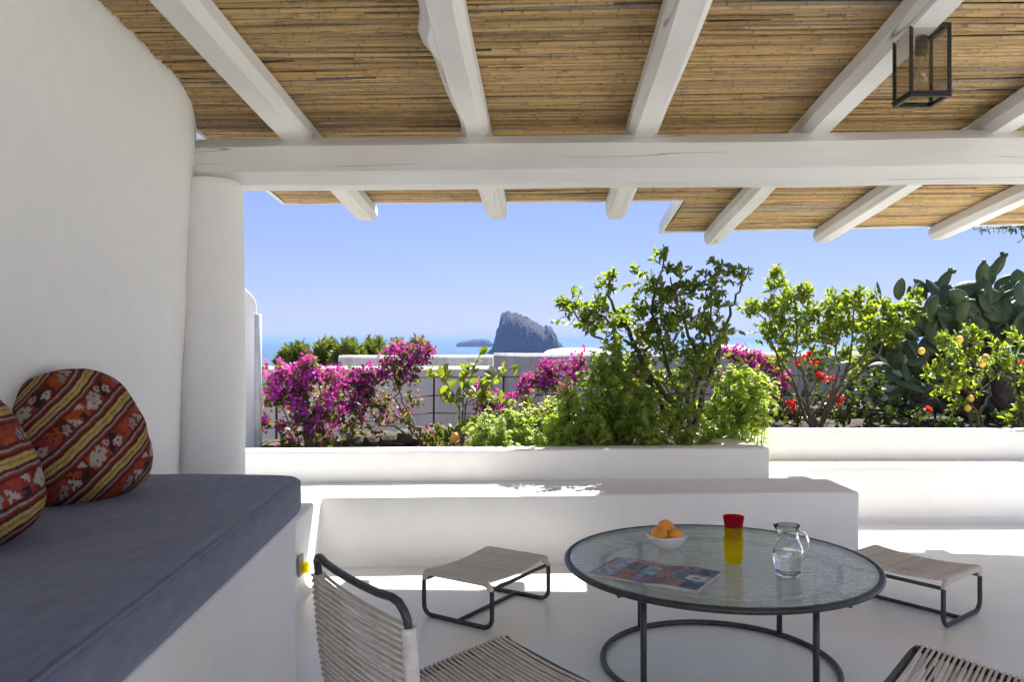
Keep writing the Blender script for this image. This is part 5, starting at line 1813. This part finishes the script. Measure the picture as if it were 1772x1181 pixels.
for a in [(1712, 482, 24, 48, .40, 0, None, 2), (1700, 498, -4, 46, .52, 0, None, 1), (1706, 500, 16, 44, .5, .1), (1720, 496, 55, 34, .42, 0), (1765, 500, 0, 36, .75, -.2), (1766, 530, 5, 45, .75, -.3), (1622, 510, 30, 50, .42, 0, None, 2),
          (1610, 506, -48, 36, .45, 0), (1600, 520, -15, 26, .6, .1), (1555, 520, 0, 40, .62, 0, (0.2, -1, 0.1)), (1524, 518, -6, 32, .36, 0), (1522, 530, -38, 32, .42, 0), (1520, 542, -68, 26, .5, 0), (1512, 548, -85, 28, .5, 0), (1618, 515, 10, 30, .6, .2),
          (1578, 522, -5, 28, .5, .1), (1640, 520, 60, 60, .62, 0), (1640, 535, 85, 62, .5, -.1), (1665, 520, 80, 60, .6, 0), (1680, 545, -60, 60, .55, .1), (1690, 560, 30, 60, .6, 0), (1660, 560, 5, 45, .55, -.3, None, 1), (1610, 560, 0, 48, .6, -.2), (1640, 580, -20, 50, .55, -.2, None, 1),
          (1600, 575, -30, 45, .5, -.1), (1580, 560, -20, 40, .5, 0, None, 2), (1575, 600, -35, 50, .35, -.3, (1, -.6, .4)), (1590, 590, -55, 60, .32, -.3, (.8, -.5, .6)), (1585, 620, -30, 46, .35, -.3, (1, -.4, .3)), (1620, 600, -10, 50, .5, -.2, None, 2),
          (1660, 600, 15, 50, .55, -.1), (1700, 590, -25, 50, .6, -.1), (1720, 570, 20, 60, .6, 0), (1740, 560, 45, 60, .6, 0), (1730, 540, -20, 50, .6, .1), (1755, 590, 10, 55, .55, -.1),
          (1545, 640, -85, 44, .55, -.2, (0, -.8, .5)), (1560, 660, -75, 50, .5, -.3), (1575, 670, -15, 45, .6, -.3), (1550, 640, 10, 34, .55, -.2), (1570, 630, 80, 40, .5, -.2), (1590, 640, 5, 48, .5, -.1), (1600, 680, -70, 54, .42, -.4, (.1, -.6, .8)), (1560, 695, -60, 34, .4, -.4, (0, -.4, 1)),
          (1595, 690, 50, 44, .5, -.3), (1580, 700, 100, 40, .4, -.4, (0, -.4, 1)), (1610, 655, 65, 50, .6, -.2), (1620, 690, -20, 50, .55, -.1), (1600, 720, -40, 46, .5, -.2), (1590, 610, 75, 46, .5, -.1), (1555, 610, -10, 34, .6, .1), (1540, 600, 15, 36, .5, .1)]:
    pad(*a)
for k in range(215):
    u = rng.uniform(1508, 1800); v = rng.uniform(520, 720)
    if v < 500 + (1640 - u) * 0.6: continue
    if u < 1600 and v < 545 or u < 1560 and v < 590: continue
    pad(u, v, rng.normal(0, 55), rng.uniform(34, 52), rng.uniform(0.45, 0.65), rng.uniform(-0.2, 0.6), None, int(rng.random() < 0.15))
for k in range(26):
    pad(rng.uniform(1770, 1990), rng.uniform(480, 720), rng.normal(0, 40), rng.uniform(45, 62), 0.55, rng.uniform(-0.3, 0.6))
TW = MB()
limb(TW, [cb + Vector((0, 0, -.1)), at(1742, 700, Yc - .3), at(1730, 640, Yc - .2), at(1715, 580, Yc)], 0.15, 0.07, 0.03)
limb(TW, [cb + Vector((0, 0, -.1)), at(1700, 700, Yc), at(1650, 650, Yc), at(1620, 600, Yc)], 0.11, 0.05, 0.03)
limb(TW, [cb + Vector((0, 0, -.1)), at(1690, 725, Yc), at(1620, 700, Yc - .1), at(1580, 690, Yc - .2)], 0.09, 0.04, 0.03)
finish_wood(TW, 'trunk', M['cactus_trunk'], cac)

# --- pine shrubs beyond the wall
def pine_bush(u0, u1, vtop, Y, label):
    cx_ = (u0 + u1) / 2
    base = Vector(((cx_ - 886) * Y / F, Y, 0.1))
    t = plant('pine_shrub', base, label, 'shrub', 'pine shrubs beyond the garden wall')
    hw = (u1 - u0) / 2 * Y / F
    top = at(cx_, vtop, Y).z
    P_, D_, T_ = [], [], []
    TW = MB()
    nsh = 110
    for k in range(nsh):
        a = rng.uniform(-1, 1); bdy = rng.uniform(-1, 1)
        x = base.x + a * hw; y = base.y + bdy * hw * 0.8
        ztop = base.z + (top - base.z) * (1 - 0.28 * a * a - 0.12 * bdy * bdy) * rng.uniform(0.84, 1.02)
        ln = rng.uniform(0.3, 0.6)
        d = unit(np.array([a * 0.45 + rng.normal() * .15, bdy * 0.3, 1.0]))
        tip = np.array([x, y, ztop]); st = tip - d * ln
        TW.tube([st, tip], [0.006, 0.003], 4, cap=False)
        n = 70
        ts = rng.random(n)
        P_.append(st + d * (ln * ts)[:, None]); D_.append(unit(d * 0.8 + rand_dirs(n, .1) * 0.85)); T_.append(np.clip(rng.uniform(.1, .7) + .35 * ts + rng.normal(0, .1, n) - .1, 0, 1))
    TW.tube([base, base + Vector((0, 0, (top - base.z) * .6))], [0.05, 0.02], 6)
    P, D, T = [np.concatenate(x) for x in (P_, D_, T_)]
    LV = Leaves(); l = rng.uniform(0.07, 0.13, len(P))
    LV.add(P, D, rand_dirs(len(P)), l, np.full(len(P), 0.02), T)
    finish_wood(TW, 'trunk', M['bark'], t)
    LV.build('needles', M['leaf_pine'], t, 0, 0.02, 0.05)
for i, (u0, u1, vt) in enumerate([(476, 548, 592), (530, 600, 586), (572, 636, 585), (612, 680, 582), (656, 716, 586), (692, 752, 586)]):
    lab = ['leftmost and lowest of the pine shrubs behind the bougainvillea', 'second pine shrub from the left beyond the garden wall', 'pine shrub third from the left above the parapet end', 'tallest and densest pine shrub above the grey parapet',
           'fifth pine shrub from the left, above the grey parapet', 'rightmost pine shrub, partly behind the bougainvillea'][i]
    pine_bush(u0, u1, vt, 13.5 + 0.5 * (i % 2), lab)

# --- twigs hanging in at the top right
t = plant('olive_branch', at(1800, 372, 7.4), 'dark leafy twigs hanging in below the roof at top right', 'branch')
TW, LV = MB(), Leaves()
for pts in ([(1800, 372), (1760, 384), (1725, 386)], [(1800, 372), (1720, 384), (1685, 388)], [(1800, 372), (1780, 390), (1768, 405)], [(1800, 372), (1770, 380), (1745, 390)]):
    P3 = [at(u, v + 10, 7.4) for u, v in pts]
    limb(TW, P3, 0.006, 0.002, 0.006)
    for k in range(16):
        s = rng.uniform(0.3, 1.0) * (len(P3) - 1); i = min(len(P3) - 2, int(s)); p = P3[i].lerp(P3[i + 1], s - i)
        l = rng.uniform(0.045, 0.075)
        LV.add(np.array([p]), unit(rand_dirs(1, -0.5) * np.array([[1, .4, 1]])), rand_dirs(1), np.array([l]), np.array([l * .2]), np.array([rng.uniform(0, .5)]))
finish_wood(TW, 'twig', M['bark'], t)
LV.build('foliage', M['leaf_dark'], t, singles=58)

# ------------------------------------------------------------------ sea haze
m = bpy.data.materials.new('haze_air')
m.use_nodes = True
nt = m.node_tree
nt.nodes.remove(nt.nodes['Principled BSDF'])
pv = N(nt, 'ShaderNodeVolumePrincipled')
pv.inputs['Color'].default_value = (0.26, 0.42, 0.86, 1)
pv.inputs['Density'].default_value = 0.00007
nt.links.new(pv.outputs[0], nt.nodes['Material Output'].inputs['Volume'])
b = MB(); b.box((0, 29900, 27), (90010, 60600, 136))
tag(b.build('haze', m), kind='stuff')
